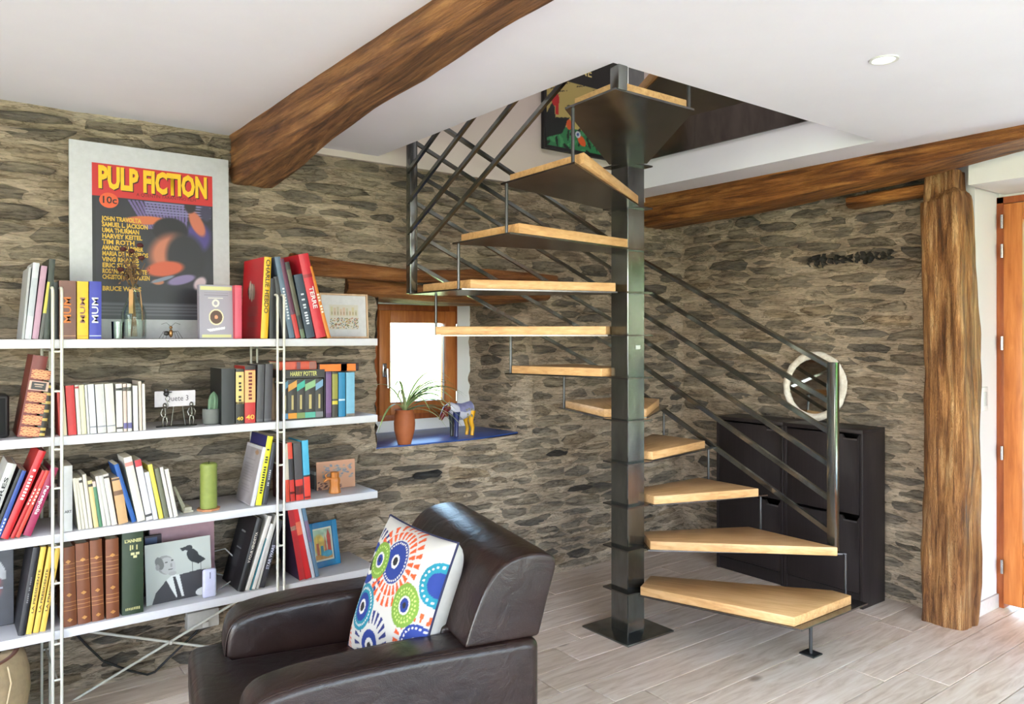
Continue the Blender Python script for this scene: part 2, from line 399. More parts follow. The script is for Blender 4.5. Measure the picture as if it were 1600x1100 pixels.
# --- stones: anisotropic Voronoi packing, each its own low mesh
def cells(u0, u1, z0, z1, seed, k=4.3, hmin=.036, hmax=.092):
    r = random.Random(seed); pts = []; z = z0 - .05
    while z < z1 + .05:
        h = r.uniform(hmin, hmax); u = u0 - r.random() * .3
        while u < u1 + .2:
            wd = r.uniform(.12, .36) * (1.3 if h > .058 else 1)
            pts.append((u + wd / 2, z + h / 2 + r.uniform(-.014, .014))); u += wd
        z += h
    P = np.array(pts); Q = P * np.array([1, k]); out = []
    for i in range(len(P)):
        if not (u0 < P[i][0] < u1 and z0 < P[i][1] < z1): continue
        d = ((Q - Q[i]) ** 2).sum(1); nb = np.argsort(d)[1:18]
        c = Q[i]; poly = [(c[0] - .5, c[1] - .5), (c[0] + .5, c[1] - .5), (c[0] + .5, c[1] + .5), (c[0] - .5, c[1] + .5)]
        for j in nb:
            mx, my = (Q[i] + Q[j]) / 2; nx, ny = Q[j] - Q[i]; new = []
            for a in range(len(poly)):
                p, q = poly[a], poly[(a + 1) % len(poly)]
                dp = (p[0] - mx) * nx + (p[1] - my) * ny; dq = (q[0] - mx) * nx + (q[1] - my) * ny
                if dp <= 0: new.append(p)
                if (dp < 0 < dq) or (dq < 0 < dp):
                    t = dp / (dp - dq); new.append((p[0] + t * (q[0] - p[0]), p[1] + t * (q[1] - p[1])))
            poly = new
            if len(poly) < 3: break
        if len(poly) >= 3: out.append((tuple(P[i]), [(p[0], p[1] / k) for p in poly]))
    return out
def stone_mesh(poly, c, r, proud):
    """poly in wall coordinates (u, z); returns verts (u, z, depth) and faces; under 50 triangles"""
    g = abs(r.gauss(.0, .010)) + .004
    sh = []
    n = len(poly)
    xs = [p[0] for p in poly]; zs = [p[1] for p in poly]
    wd = max(max(xs) - min(xs), .02); hg = max(max(zs) - min(zs), .01)
    fx = max(.55, 1 - 2 * g * 1.6 / wd); fz = max(.42, 1 - 2 * g / hg)
    for p in poly: sh.append((c[0] + (p[0] - c[0]) * fx, c[1] + (p[1] - c[1]) * fz))
    ch = []                                        # one corner-cutting pass, then resample to 11 points
    for a in range(n):
        p, q = sh[a], sh[(a + 1) % n]
        ch.append((p[0] * .74 + q[0] * .26, p[1] * .74 + q[1] * .26)); ch.append((p[0] * .26 + q[0] * .74, p[1] * .26 + q[1] * .74))
    L = [0]
    for a in range(len(ch)): L.append(L[-1] + math.dist(ch[a], ch[(a + 1) % len(ch)]))
    K = 12; ring = []
    for k in range(K):
        t = L[-1] * k / K; a = 0
        while L[a + 1] < t: a += 1
        f = (t - L[a]) / max(1e-6, L[a + 1] - L[a]); p, q = ch[a], ch[(a + 1) % len(ch)]
        ring.append([p[0] + f * (q[0] - p[0]) + r.gauss(0, .008), p[1] + f * (q[1] - p[1]) + r.gauss(0, .0032)])
    tilt = r.gauss(0, .05); tz = r.gauss(0, .16)
    V = []
    for (s, dz, jit) in ((1.04, -.012, 0), (1.0, proud * .5, .002), (.70, proud, .004)):
        for p in ring:
            u = c[0] + (p[0] - c[0]) * s; z = c[1] + (p[1] - c[1]) * s
            V.append((u, z, dz + r.gauss(0, jit) + ((u - c[0]) * tilt + (z - c[1]) * tz if dz > 0 else 0)))
    Fs = []
    for l in range(2):
        for k in range(K): Fs.append((l * K + k, l * K + (k + 1) % K, (l + 1) * K + (k + 1) % K, (l + 1) * K + k))
    Fs.append(tuple(2 * K + k for k in range(K)))
    return V, Fs
def lay_stones(parent, u0, u1, z0, z1, seed, toW, keep, clampf, limit, s=0, k=4.3, rank=None):
    r = random.Random(seed + 1); cs = []
    for c, poly in cells(u0, u1, z0, z1, seed, k):
        if not keep(c[0], c[1]): continue
        poly = [clampf(c, p) for p in poly]
        xs = [p[0] for p in poly]; zs = [p[1] for p in poly]
        a = (max(xs) - min(xs)) * (max(zs) - min(zs))
        if a < .0016 or max(zs) - min(zs) < .016: continue
        cs.append((a if rank is None else rank(c, a), c, poly))
    cs.sort(key=lambda t: -t[0]); rest = MB(); n = 0
    for (a, c, poly) in cs:
        cc = (sum(p[0] for p in poly) / len(poly), sum(p[1] for p in poly) / len(poly))
        V, Fs = stone_mesh(poly, cc, r, r.uniform(.004, .020) + (.012 if r.random() < .18 else 0))
        sl = math.sin(cc[0] * 2.1 + s) * .05
        V = [(u, z + (u - cc[0]) * sl, d + rough(cc[0], cc[1], s) * .5) for u, z, d in V]
        if n < limit:
            b = MB(); b.add([toW(u - 0, z, d) for u, z, d in V], Fs)
            obj('stone', b, M_STONE, parent, smooth=50); n += 1
        else: rest.add([toW(u, z, d) for u, z, d in V], Fs)
    if rest.v:
        o = obj('small_stones', rest, M_STONE_S, parent, smooth=50); o['kind'] = 'stuff'
def clamp1(c, p):
    u, z = p; z = min(max(z, .005), CZ - .004); u = max(min(u, WX), -.75)
    if NZ0 < c[1] < NZ1 + .04:
        if c[0] < NX0: u = min(u, NX0)
        if c[0] > NX1: u = max(u, NX1)
    if NX0 < c[0] < NX1:
        if c[1] < NZ0: z = min(z, NZ0 - .01)
        else: z = max(z, NZ1 + .04)
    return (u, z)
lay_stones(wall_back, -.25, WX, 0, CZ, 11, lambda u, z, d: (u, WY - d, z), lambda u, z: not in_niche(u, z, .0), clamp1, 290,
           rank=lambda c, a: a / max(.6, (c[0] * .6 + 2.75)) ** 2)

def dark_stone(px, py, w_, h_, wall, seed, col_m):
    r = random.Random(seed); c = at_y(px, py, WY) if wall is wall_back else at_x(px, py, WX)
    u, z = (c[0], c[2]) if wall is wall_back else (c[1], c[2])
    poly = [(u + w_ / 2 * math.cos(a) * (1 + r.uniform(-.15, .15)), z + h_ / 2 * math.sin(a) * (1 + r.uniform(-.2, .2))) for a in [2 * PI * k / 9 for k in range(9)]]
    V, Fs = stone_mesh(poly, (u, z), r, .022); off = .5 * rough(u, z, 0 if wall is wall_back else 9) + .014
    tw = (lambda u, z, d: (u, WY - d, z)) if wall is wall_back else (lambda u, z, d: (WX - d, u, z))
    b = MB(); b.add([tw(a, b_, d + off) for a, b_, d in V], Fs); obj('stone', b, col_m, wall, smooth=50, label='near black slate stone')
M_DARKST = stone_mat('black_slate_stone', 0, dark=True)
for i, (px, py, w_, h_) in enumerate(((866, 708, .22, .055), (668, 742, .24, .06), (905, 762, .2, .04))): dark_stone(px, py, w_, h_, wall_back, 40 + i, M_DARKST)
# --- niche reveal stones, sill, lintels
rev = MB()
L1 = math.hypot(NX1B - NX1, NYB - WY)
def rv(u, z, d):   # u runs from the room face into the wall on the right-hand reveal
    t = u / L1; return (NX1 + (NX1B - NX1) * t - d - .004, WY + (NYB - WY) * t, z)
rough_face(rev, -.012, L1, NZ0 - .01, NZ1 + .05, lambda u, z, d: rv(u, z, d * .7), lambda u, z: True, .022, 4)
def lv(u, z, d):
    t = u / .6; return (NX0 + (NX0B - NX0) * t + d + .004, WY + (NYB - WY) * t, z)
rough_face(rev, -.01, .6, NZ0 - .01, NZ1 + .05, lambda u, z, d: lv(u, z, d * .7), lambda u, z: True, .03, 6)
M_LIME = stone_mat('pale_lime_mortar', 0, mortar=True)
obj('niche_mortar', rev, M_WALL1, wall_back, smooth=60)
lay_stones(wall_back, .0, L1 - .05, NZ0, NZ1, 31, rv, lambda u, z: True, lambda c, p: (min(max(p[0], .0), L1 - .08), min(max(p[1], NZ0), NZ1)), 10, s=4)
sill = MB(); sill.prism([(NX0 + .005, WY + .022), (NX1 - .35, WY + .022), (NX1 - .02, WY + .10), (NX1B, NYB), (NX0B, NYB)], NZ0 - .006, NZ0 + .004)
M_SLATE = wood('sky_tinted_slate', [(40, 62, 120), (56, 86, 156), (78, 112, 184)], 0, 3, 3, .32, .3)  # blue of the skylight on the sill is put into the slate's colour
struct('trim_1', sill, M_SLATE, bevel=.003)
# white plaster round the window at the back of the niche
pl = MB()
WX0, WX1, WZ0, WZ1 = 2.0, 2.59, .905, 1.58
pl.box((NX0B, NYB - .01, NZ0 - .02), (WX0, NYB + .1, NZ1 + .06)); pl.box((WX1, NYB - .01, NZ0 - .02), (NX1B, NYB + .1, NZ1 + .06))
pl.box((WX0, NYB - .01, NZ0 - .02), (WX1, NYB + .1, WZ0)); pl.box((WX0, NYB - .01, WZ1), (WX1, NYB + .1, NZ1 + .06))
struct('trim_2', pl, M_WHITE)
# window: fixed frame, sash, pane, handle, hinges
win = thing('window_1', 'small square window with an orange wooden sash set in the stone niche', 'window', (2.3, NYB, WZ0)); win['kind'] = 'structure'
def frame(mb, x0, x1, z0, z1, y0, y1, t):
    for a in (((x0, y0, z0), (x0 + t, y1, z1)), ((x1 - t, y0, z0), (x1, y1, z1)), ((x0 + t, y0, z0), (x1 - t, y1, z0 + t)), ((x0 + t, y0, z1 - t), (x1 - t, y1, z1))): mb.box(*a)
f = MB(); frame(f, WX0, WX1, WZ0, WZ1, NYB - .02, NYB + .05, .055)
obj('window_frame', f, wood('reddish_pine', [(126, 62, 26), (152, 80, 38), (172, 98, 52)], 2, 4, 10, .4, .05), win, world=True, bevel=.003)
s_ = MB(); frame(s_, WX0 + .045, WX1 - .03, WZ0 + .035, WZ1 - .035, NYB - .045, NYB + .01, .072)
sash = obj('window_sash', s_, M_JOIN, win, world=True, bevel=.004)
g = MB(); g.box((2.10, NYB - .015, 1.0), (2.50, NYB - .010, 1.47)); obj('pane', g, M_GLASS, sash, world=True)
b = MB(); b.box((2.486, NYB - .03, 1.004), (2.494, NYB - .014, 1.46)); b.box((2.112, NYB - .03, 1.004), (2.118, NYB - .014, 1.46)); obj('glazing_bead', b, plain((200, 205, 205), .3, name='grey_seal'), sash, world=True)
b = MB(); b.box((2.062, NYB - .054, 1.16), (2.088, NYB - .045, 1.24)); obj('handle_plate', b, M_CHROME, sash, world=True, bevel=.004)
b = MB(); b.tube([(2.075, NYB - .045, 1.205), (2.075, NYB - .085, 1.205)], .008); b.tube([(2.075, NYB - .083, 1.21), (2.078, NYB - .087, 1.10)], .008); obj('window_handle', b, M_CHROME, sash, world=True, smooth=40)
for z in (1.03, 1.44):
    b = MB(); b.tube([(2.562, NYB - .05, z - .03), (2.562, NYB - .05, z + .03)], .006); obj('hinge', b, M_CHROME, win, world=True, smooth=40)

def timber(path, sizes, mat, seed=0, seg=20, nr=26, amp=.012, exp=5, gro=.35):
    """hewn timber: a rounded-square section carried along a path; sizes = (half width, half height) per key"""
    mb = MB(); rs = []; K = len(path) - 1
    for i in range(nr + 1):
        t = i / nr * K; k = min(int(t), K - 1); f_ = t - k; f_ = f_ * f_ * (3 - 2 * f_)
        c = Vector(path[k]).lerp(Vector(path[k + 1]), f_)
        hw = sizes[k][0] * (1 - f_) + sizes[k + 1][0] * f_; hh = sizes[k][1] * (1 - f_) + sizes[k + 1][1] * f_
        d = (Vector(path[k + 1]) - Vector(path[k])).normalized()
        up_ = Vector((0, 0, 1)) if abs(d.z) < .8 else Vector((0, 1, 0))
        a = d.cross(up_).normalized(); b_ = a.cross(d).normalized(); ring = []
        for s in range(seg):
            th = 2 * PI * (s + .5) / seg; cx, sx = math.cos(th), math.sin(th)
            q = (abs(cx) ** exp + abs(sx) ** exp) ** (-1 / exp)
            p = c + a * cx * q * hw + b_ * sx * q * hh
            dt = Vector(path[-1]) - Vector(path[0]); ax_ = max(range(3), key=lambda j: abs(dt[j]))
            q1 = Vector([v_ * (2.0 if j == ax_ else 9.0) for j, v_ in enumerate(p)]) + Vector((seed, 0, 0)); q2 = Vector([v_ * (3.0 if j == ax_ else 30.0) for j, v_ in enumerate(p)])
            e = noise.fractal(q1, 1.0, 2.0, 3) * amp + noise.fractal(q2, 1.0, 2.0, 2) * amp * gro
            ring.append(p + (a * cx + b_ * sx) * e)
        rs.append(ring)
    mb.rings(rs); return mb
Z = lambda y: (3.5, 2.06)
key = [(3.5, 2.062, 2.062), (3.12, 2.082, 2.10), (2.8, 2.10, 2.165), (2.45, 2.122, 2.20), (2.1, 2.158, 2.205), (1.7, 2.176, 2.235), (1.3, 2.19, 2.25), (.6, 2.20, 2.255), (-1.2, 2.20, 2.25)]
path = [(1.155, k_[0], (2.36 + (k_[1] + k_[2]) / 2) / 2) for k_ in key]; sz = [(.105, (2.36 - (k_[1] + k_[2]) / 2) / 2) for k_ in key]
mbm = timber(path, sz, M_BEAM, 2, 40, 80, .007, 14)
vv = []
for (x, yv, z) in mbm.v:                         # the underside is hewn at a slant
    for q in range(len(key) - 1):
        if key[q + 1][0] <= yv <= key[q][0] or q == len(key) - 2:
            t = (key[q][0] - yv) / (key[q][0] - key[q + 1][0]); sl = (key[q][2] - key[q][1]) * (1 - t) + (key[q + 1][2] - key[q + 1][1]) * t; break
    if z < 2.27: z += sl * (x - 1.155) / .21
    vv.append((x, yv, z))
mbm.v = vv
beam = obj('ceiling_beam', mbm, M_BEAM, smooth=50); tag(beam, 'thick hewn oak beam crossing the white ceiling above the bookshelf', 'beam')
# beam along the right wall
pth = [(3.775, 3.46, 2.22), (3.78, 2.6, 2.235), (3.775, 1.9, 2.25), (3.77, 1.4, 2.29), (3.76, .9, 2.31), (3.75, -.3, 2.32)]
mb2 = timber(pth, [(.125, .125), (.125, .115), (.125, .09), (.125, .075), (.125, .065), (.125, .06)], M_BEAM, 5, 36, 60, .007, 14)
M_BEAM2 = old_timber('old_oak_wall_beam', 1, [(72, 42, 22), (130, 80, 42), (184, 122, 64), (222, 162, 90)])
b2 = obj('wall_plate_beam', mb2, M_BEAM2, smooth=50); tag(b2, 'long dark oak beam under the ceiling resting on the timber post', 'beam')
st = MB(); st = timber([(3.99, 2.22, 2.115), (4.0, 1.80, 2.13)], [(.06, .028), (.06, .03)], M_BEAM2, 8, 16, 10, .006, 6)
tag(obj('packing_timber', st, M_BEAM2, smooth=50), 'short flat timber packed between right stone wall and beam', 'timber')
# lintels over the niche
lt = timber([at_y(455, 412, 3.41), at_y(540, 422, 3.41), at_y(640, 432, 3.42), at_y(760, 430, 3.42), at_y(864, 437, 3.42)],
            [(.045, .050), (.045, .040), (.045, .032), (.045, .034), (.045, .022)], M_LINTEL, 3, 18, 34, .006, 5)
tag(obj('upper_lintel', lt, M_LINTEL, smooth=50), 'thin bowed oak timber set in the stone above the niche', 'lintel')
lt = timber([(1.60, 3.56, 1.640), (2.1, 3.56, 1.615), (2.5, 3.56, 1.61), (2.86, 3.56, 1.63)], [(.15, .045), (.15, .05), (.15, .045), (.15, .03)], M_LINTEL, 6, 20, 26, .007, 3.2)
tag(obj('window_lintel', lt, M_LINTEL, smooth=50), 'rounded oak lintel directly over the small window niche', 'lintel')
lt = timber([(1.60, 3.85, 1.640), (2.1, 3.85, 1.625), (2.86, 3.85, 1.63)], [(.15, .035), (.15, .04), (.15, .035)], M_LINTEL, 9, 16, 12, .007, 3.2)
tag(obj('inner_lintel', lt, M_LINTEL, smooth=50), 'inner oak lintel board above the window head in the niche', 'lintel')

# --- right wall
PY = 1.66                                        # the white reveal of the garden door
rb = MB(); rb.box((WX + .03, 1.84, -.1), (WX + .55, WY + .6, 5.0)); wall_right = struct('wall_right', rb, M_WHITE)
mf = MB(); rough_face(mf, PY + .175, WY + .02, -.02, CZ + .03, lambda u, z, d: (WX - d, u, z), lambda u, z: True, .016, 9)
obj('mortar', mf, M_WALL1, wall_right, smooth=60)
lay_stones(wall_right, PY + .18, WY, 0, CZ - .05, 23, lambda u, z, d: (WX - d, u, z), lambda u, z: True,
           lambda c, p: (min(max(p[0], PY + .18), WY), min(max(p[1], .005), CZ - .01)), 230, s=9)
for i in range(13): dark_stone(1268 + i * 10.6, 410 - i * .9, .040, .085 + .02 * math.sin(i), wall_right, 60 + i, M_DARKST)
nr_ = MB(); nr_.box((4.0, -.35, 2.125), (4.6, 1.635, CZ)); nr_.box((4.0, -.35, CZ), (4.6, PY, 5)); nr_.box((4.0, -3.4, -.1), (4.6, -.35, 5)); nr_.box((4.42, -.35, 2.11), (4.6, PY, 2.2))
struct('wall_right_near', nr_, M_WHITE)
rv_ = MB(); rv_.box((4.135, PY, -.1), (4.6, 1.835, 5)); struct('wall_right_reveal', rv_, M_WHITE)
bb = MB(); bb.box((4.136, PY - .012, 0), (4.4, PY, .07)); struct('baseboard_right', bb, plain((214, 210, 206), .5, name='white_gloss', k=1), bevel=.002)
# post
post = timber([(4.0, 1.715, .0), (4.0, 1.71, .35), (4.0, 1.705, .8), (4.005, 1.715, 1.25), (4.0, 1.72, 1.7), (4.0, 1.735, 2.06), (4.0, 1.745, 2.09), (4.0, 1.745, 2.20)],
              [(.118, .105), (.118, .102), (.12, .102), (.118, .10), (.108, .098), (.104, .098), (.085, .082), (.08, .08)], M_POST, 4, 88, 130, .015, 4.5, .6)
tag(obj('timber_post', post, M_POST, smooth=60), 'rough hewn oak post from floor to beam beside the garden door', 'post')
# garden door
dr = thing('door_1', 'glazed pine garden door with a solid lower panel', 'door', (4.42, .7, 0)); dr['kind'] = 'structure'
DY0, DY1, DX = -.28, PY, 4.40
b = MB(); b.box((DX - .01, DY1 - .035, 0), (DX + .07, DY1, 2.11)); b.box((DX - .01, DY0, 0), (DX + .07, DY0 + .035, 2.11)); b.box((DX - .01, DY0, 2.075), (DX + .07, DY1, 2.11))
obj('door_frame', b, wood('reddish_pine_frame', [(122, 60, 26), (150, 78, 38), (170, 98, 54)], 2, 4, 10, .4, .05), dr, world=True, bevel=.003)
for (a0, a1) in ((DY0 + .04, .45), (.45, DY1 - .04)):
    b = MB(); t = .085
    b.box((DX - .03, a0, .03), (DX + .03, a0 + t, 2.07)); b.box((DX - .03, a1 - t, .03), (DX + .03, a1, 2.07))
    b.box((DX - .03, a0 + t, .03), (DX + .03, a1 - t, .10)); b.box((DX - .03, a0 + t, .28), (DX + .03, a1 - t, .35)); b.box((DX - .03, a0 + t, 1.985), (DX + .03, a1 - t, 2.07))
    leaf = obj('door_leaf', b, M_JOIN, dr, world=True, bevel=.004)
    b = MB(); b.box((DX - .012, a0 + t - .01, .09), (DX + .012, a1 - t + .01, .29)); obj('door_panel', b, M_JOIN, leaf, world=True, bevel=.006)
    b = MB(); b.box((DX - .004, a0 + t - .01, .34), (DX + .002, a1 - t + .01, 2.0)); obj('pane', b, M_GLASS, leaf, world=True)
for z in (.22, .80, 1.36, 1.83, 1.98):
    b = MB(); b.tube([(DX - .036, DY1 - .036, z - .035), (DX - .036, DY1 - .036, z + .035)], .008); obj('hinge', b, M_CHROME, dr, world=True, smooth=40)
b = MB(); b.box((4.19, PY - .008, 1.02), (4.27, PY, 1.14)); ls = obj('light_switch', b, plain((240, 240, 240), .4, name='white_plastic', k=1), bevel=.003)
tag(ls, 'small white light switch on the wall beside the timber post', 'switch')
b = MB(); b.box((4.215, PY - .014, 1.045), (4.245, PY - .006, 1.115)); obj('rocker', b, plain((230, 230, 230), .4, name='white_plastic'), ls, bevel=.002)
# walls out of view, with large openings added to let in fill light
b = MB(); b.box((-3.3, -3.5, -.1), (-2.0, -3.2, 5)); b.box((2.8, -3.5, -.1), (4.6, -3.2, 5)); b.box((-2.0, -3.5, 2.2), (2.8, -3.2, 5)); b.box((-2.0, -3.5, -.1), (2.8, -3.2, .2))
struct('wall_front', b, M_WHITE)
b = MB(); b.box((-3.3, -3.4, -.1), (-3.0, -1.7, 5)); b.box((-3.3, 1.7, -.1), (-3.0, 4.1, 5)); b.box((-3.3, -1.7, 2.15), (-3.0, 1.7, 5)); b.box((-3.3, -1.7, -.1), (-3.0, 1.7, .35))
struct('wall_left', b, M_WHITE)
b = MB(); b.box((-3.5, -3.6, 4.95), (4.8, 4.3, 5.1)); struct('roof_slab', b, M_WHITE)
# spotlight recessed in the ceiling
sp = thing('recessed_spotlight', 'round white recessed spotlight in the ceiling', 'light', (2.428, 1.243, CZ))
b = MB(); b.lathe([(.034, -.001), (.036, -.004), (.043, -.004), (.045, 0), (.045, .004), (.034, .004)], 28); obj('spotlight_ring', b, plain((245, 245, 245), .4, name='white_enamel'), sp, smooth=40)
def emit(name, col, s):
    m, nt, bs = newmat(name); bs.inputs['Emission Color'].default_value = col; bs.inputs['Emission Strength'].default_value = s; return m
b = MB(); b.lathe([(.0005, -.0015), (.033, -.0015), (.033, .003), (.0005, .003)], 28); obj('lamp_lens', b, emit('lamp_glow', (1, .96, .9, 1), 4), sp)
# ------------------------------------------------------------------ garden
def leafy(name, c0, c1):
    m, nt, b = newmat(name); n = nz(nt, coords(nt, (1, 1, 1)), 3, 8, .7)
    nt.links.new(ramp(nt, n, [(.35, rgb(*c0)), (.65, rgb(*c1))]), b.inputs['Base Color']); b.inputs['Roughness'].default_value = .9; b.inputs['Specular IOR Level'].default_value = .1; return m
b = MB(); b.box((-30, -40, -.3), (40, 40, -.12)); struct('lawn', b, leafy('grass', (112, 130, 84), (156, 172, 120)))
b = MB(); b.box((4.6, -4, -.12), (9.4, 4.4, -.03)); struct('terrace', b, plain((205, 200, 190), .8, name='pale_paving', k=1))
M_HEDGE = leafy('foliage', (36, 92, 26), (112, 172, 64))
rr = random.Random(3)
TRL = ['first', 'second', 'third', 'fourth', 'fifth', 'sixth', 'seventh', 'eighth', 'ninth']
for i in range(9):
    R = rr.uniform(1.85, 1.95); cx, cyy = 13.0 + (i % 2) * 5.0, -19 + i * 2.6; rs = []; b = MB()
    for a in range(21):
        ph = PI * a / 20; row = []
        for k in range(26):
            th = 2 * PI * k / 26; d = Vector((math.sin(ph) * math.cos(th), math.sin(ph) * math.sin(th), -math.cos(ph)))
            r_ = R * (1 + .2 * noise.fractal(d * 2.6 + Vector((i * 3, 0, 0)), 1, 2, 4))
            row.append((cx + d.x * r_, cyy + d.y * r_, 3.0 + d.z * r_ * 1.55))
        rs.append(row)
    b.rings(rs); o = obj('garden_tree', b, M_HEDGE, smooth=60); tag(o, 'leafy tree in the garden beyond the glazed door, %s in the line' % TRL[i], 'tree', 'trees in the garden')
    b = MB(); b.tube([(cx, cyy, -.12), (cx + .05, cyy, 1.2)], [.16, .12], 10); obj('trunk', b, plain((90, 72, 54), .9, name='bark'), o)
b = MB(); b.box((.2, 6.4, -.12), (2.02, 7.6, 1.28)); o = obj('garden_shed', b, plain((120, 116, 142), .8, name='pale_render')); tag(o, 'pale rendered outbuilding seen through the small window', 'shed')
b = MB(); b.prism([(.1, 6.3), (2.12, 6.3), (2.12, 7.7), (.1, 7.7)], 1.28, 1.36); obj('roof', b, plain((120, 122, 130), .7, name='grey_slate_roof'), o)
# ------------------------------------------------------------------ staircase
SC = (2.65, 2.59); HP = .056
stair = thing('spiral_staircase', 'square plan steel spiral staircase with oak treads around a central column', 'staircase', (SC[0], SC[1], 0))
b = MB(); b.box((SC[0] - HP, SC[1] - HP, .008), (SC[0] + HP, SC[1] + HP, 3.35)); col = obj('column', b, M_STEEL, stair, world=True, bevel=.003, seg=1)
b = MB(); b.box((SC[0] - .153, SC[1] - .153, 0), (SC[0] + .153, SC[1] + .153, .009)); obj('base_plate', b, M_STEEL, stair, world=True, bevel=.002)
q = at_x(994, 559, SC[0]); 
b = MB(); b.box((SC[0] - .004, SC[1] - HP - .0012, 1.335), (SC[0] + .026, SC[1] - HP, 1.353)); b.box((SC[0] + .0, SC[1] - HP - .0016, 1.339), (SC[0] + .006, SC[1] - HP, 1.349))
obj('maker_label', b, plain((225, 232, 222), .5, name='sticker'), col, world=True)
XA, XB, YA, YB = 1.85, 3.27, 1.82, 3.19
TR = [((2.83, YA), (XB, YA), (XB, 1.91)), ((XB, 1.885), None, (XB, 2.36)), ((XB, 2.30), None, (XB, 2.67)), ((XB, 2.63), None, (XB, 3.0)),
      ((XB, 2.95), (XB, YB), (2.78, YB)), ((2.83, YB), None, (2.41, YB)), ((2.46, YB), None, (1.95, YB)), ((2.01, YB), (1.88, YB), (1.87, 2.77)),
      ((1.86, 2.83), None, (XA, 2.40)), ((XA, 2.46), None, (1.83, 2.0)), ((1.83, 2.05), (1.815, YA), (2.16, YA)), ((2.11, YA), None, (2.80, YA))]
def polar(a, r): return (SC[0] + r * math.cos(a), SC[1] + r * math.sin(a))
def outw(p, e):       # push a boundary point of the wood outwards to the steel's edge
    x, y_ = p
    if abs(x - XB) < .06: x += .075
    if x < XA + .06 and x < 1.95: x -= .045
    if abs(y_ - YA) < .03: y_ -= .035
    if abs(y_ - YB) < .03: y_ += .055
    return (x, y_)
M_OAKS = []
for k in range(12):
    S, cor, E = TR[k]; z = .2 * (k + 1)
    aS = math.atan2(S[1] - SC[1], S[0] - SC[0]); aE = math.atan2(E[1] - SC[1], E[0] - SC[0])
    A = polar(aS - .55, .125); B = polar(aE + .55, .125)
    poly = [A, S] + ([cor] if cor else []) + [E, B]
    # steel plate with its collar round the column
    plS, plE = outw(S, 0), outw(E, 0); plc = outw(cor, 0) if cor else None
    pm = MB(); pp = [polar(aS - .6, .12), plS] + ([plc] if plc else []) + [plE, polar(aE + .6, .12)]
    pm.prism(pp, z - .004, z + .003)
    pm.box((SC[0] - .083, SC[1] - .083, z - .0035), (SC[0] + .083, SC[1] + .083, z + .0034))
    # wood board: grain runs outwards
    mid = (aS + (aE if aE > aS else aE + 2 * PI)) / 2
    M = Matrix.Translation(Vector((SC[0], SC[1], z))) @ Matrix.Rotation(mid, 4, 'Z'); Mi = M.inverted()
    wb = MB(); lp = [tuple((Mi @ Vector((p[0], p[1], z)))[:2]) for p in poly]; wb.prism(lp, .0035, .043)
    o = obj('tread', wb, M_OAK, stair, bevel=.003, loc=tuple(M.translation - Vector((SC[0], SC[1], 0))), rot=(0, 0, mid))
    obj('tread_plate', pm, M_STEEL_D, o, world=True, label='dark steel plate under the tread')
def hang(x, y_, z0, z1, r=.0065):
    b = MB(); b.tube([(x, y_, z0), (x, y_, z1)], r, 10); obj('hanger_rod', b, M_ROD, stair, world=True, smooth=40)
hang(3.335, 1.885, .2, .4); hang(3.335, 2.335, .4, .6); hang(3.335, 2.66, .6, .8); hang(3.335, 2.975, .8, 1.0)
hang(2.81, 3.235, 1.0, 1.2); hang(2.44, 3.235, 1.2, 1.4); hang(1.98, 3.235, 1.4, 1.6); hang(1.828, 2.80, 1.6, 1.8)
hang(1.812, 2.43, 1.8, 2.0); hang(1.80, 2.025, 2.0, 2.2); hang(2.14, 1.793, 2.2, 2.4)
b = MB(); b.tube([(3.087, 1.905, .004), (3.087, 1.905, .2)], .008, 10); b.box((3.052, 1.87, 0), (3.122, 1.94, .006)); obj('foot_rod', b, M_ROD, stair, world=True, smooth=40)
def newel(x, y_, z0, z1, s=.02):
    b = MB(); b.box((x - s, y_ - s, z0), (x + s, y_ + s, z1)); obj('newel_post', b, M_STEEL, stair, world=True, bevel=.002)
N1, N2, N3, N4 = (3.335, 1.945), (3.335, 3.235), (1.845, 3.235), (1.80, 1.80)
newel(N1[0], N1[1], .4, 1.275); newel(N2[0], N2[1], 1.0, 1.95); newel(N3[0], N3[1], 1.6, 2.56); newel(N4[0], N4[1], 2.2, 3.2)
zA0 = [1.25, 1.084, .943, .791, .633, .481]; zA1 = [1.885, 1.725, 1.575, 1.425, 1.27, 1.10]; zB1 = [2.50, 2.335, 2.19, 2.045, 1.897, 1.749]
for i in range(6):
    wd, hh = (.038, .018) if i == 0 else (.018, .022)
    for (p, q) in (((N1[0], N1[1], zA0[i]), (N2[0], N2[1], zA1[i])), ((N2[0], N2[1], zA1[i]), (N3[0], N3[1], zB1[i])),
                   ((N3[0] - .02, N3[1], zB1[i] - .01), (N4[0], N4[1], zB1[i] + .485 * 1.43))):
        thin = 1.0 if p[1] < 3 and q[0] > 3 else .8; b = MB(); b.bar(p, q, wd * thin, hh * thin); obj('rail', b, M_STEEL, stair, world=True)
b = MB(); b.box((HX1 - .012, HY0, 2.445), (HX1 - .001, WY - .04, 2.68)); b.box((HX0 + .001, HY0, 2.5), (HX0 + .012, WY - .04, 2.68)); b.box((HX0, HY0 + .001, 2.5), (2.75, HY0 + .012, 2.68)) 
obj('fascia_plate', b, M_STEEL_D, stair, world=True)
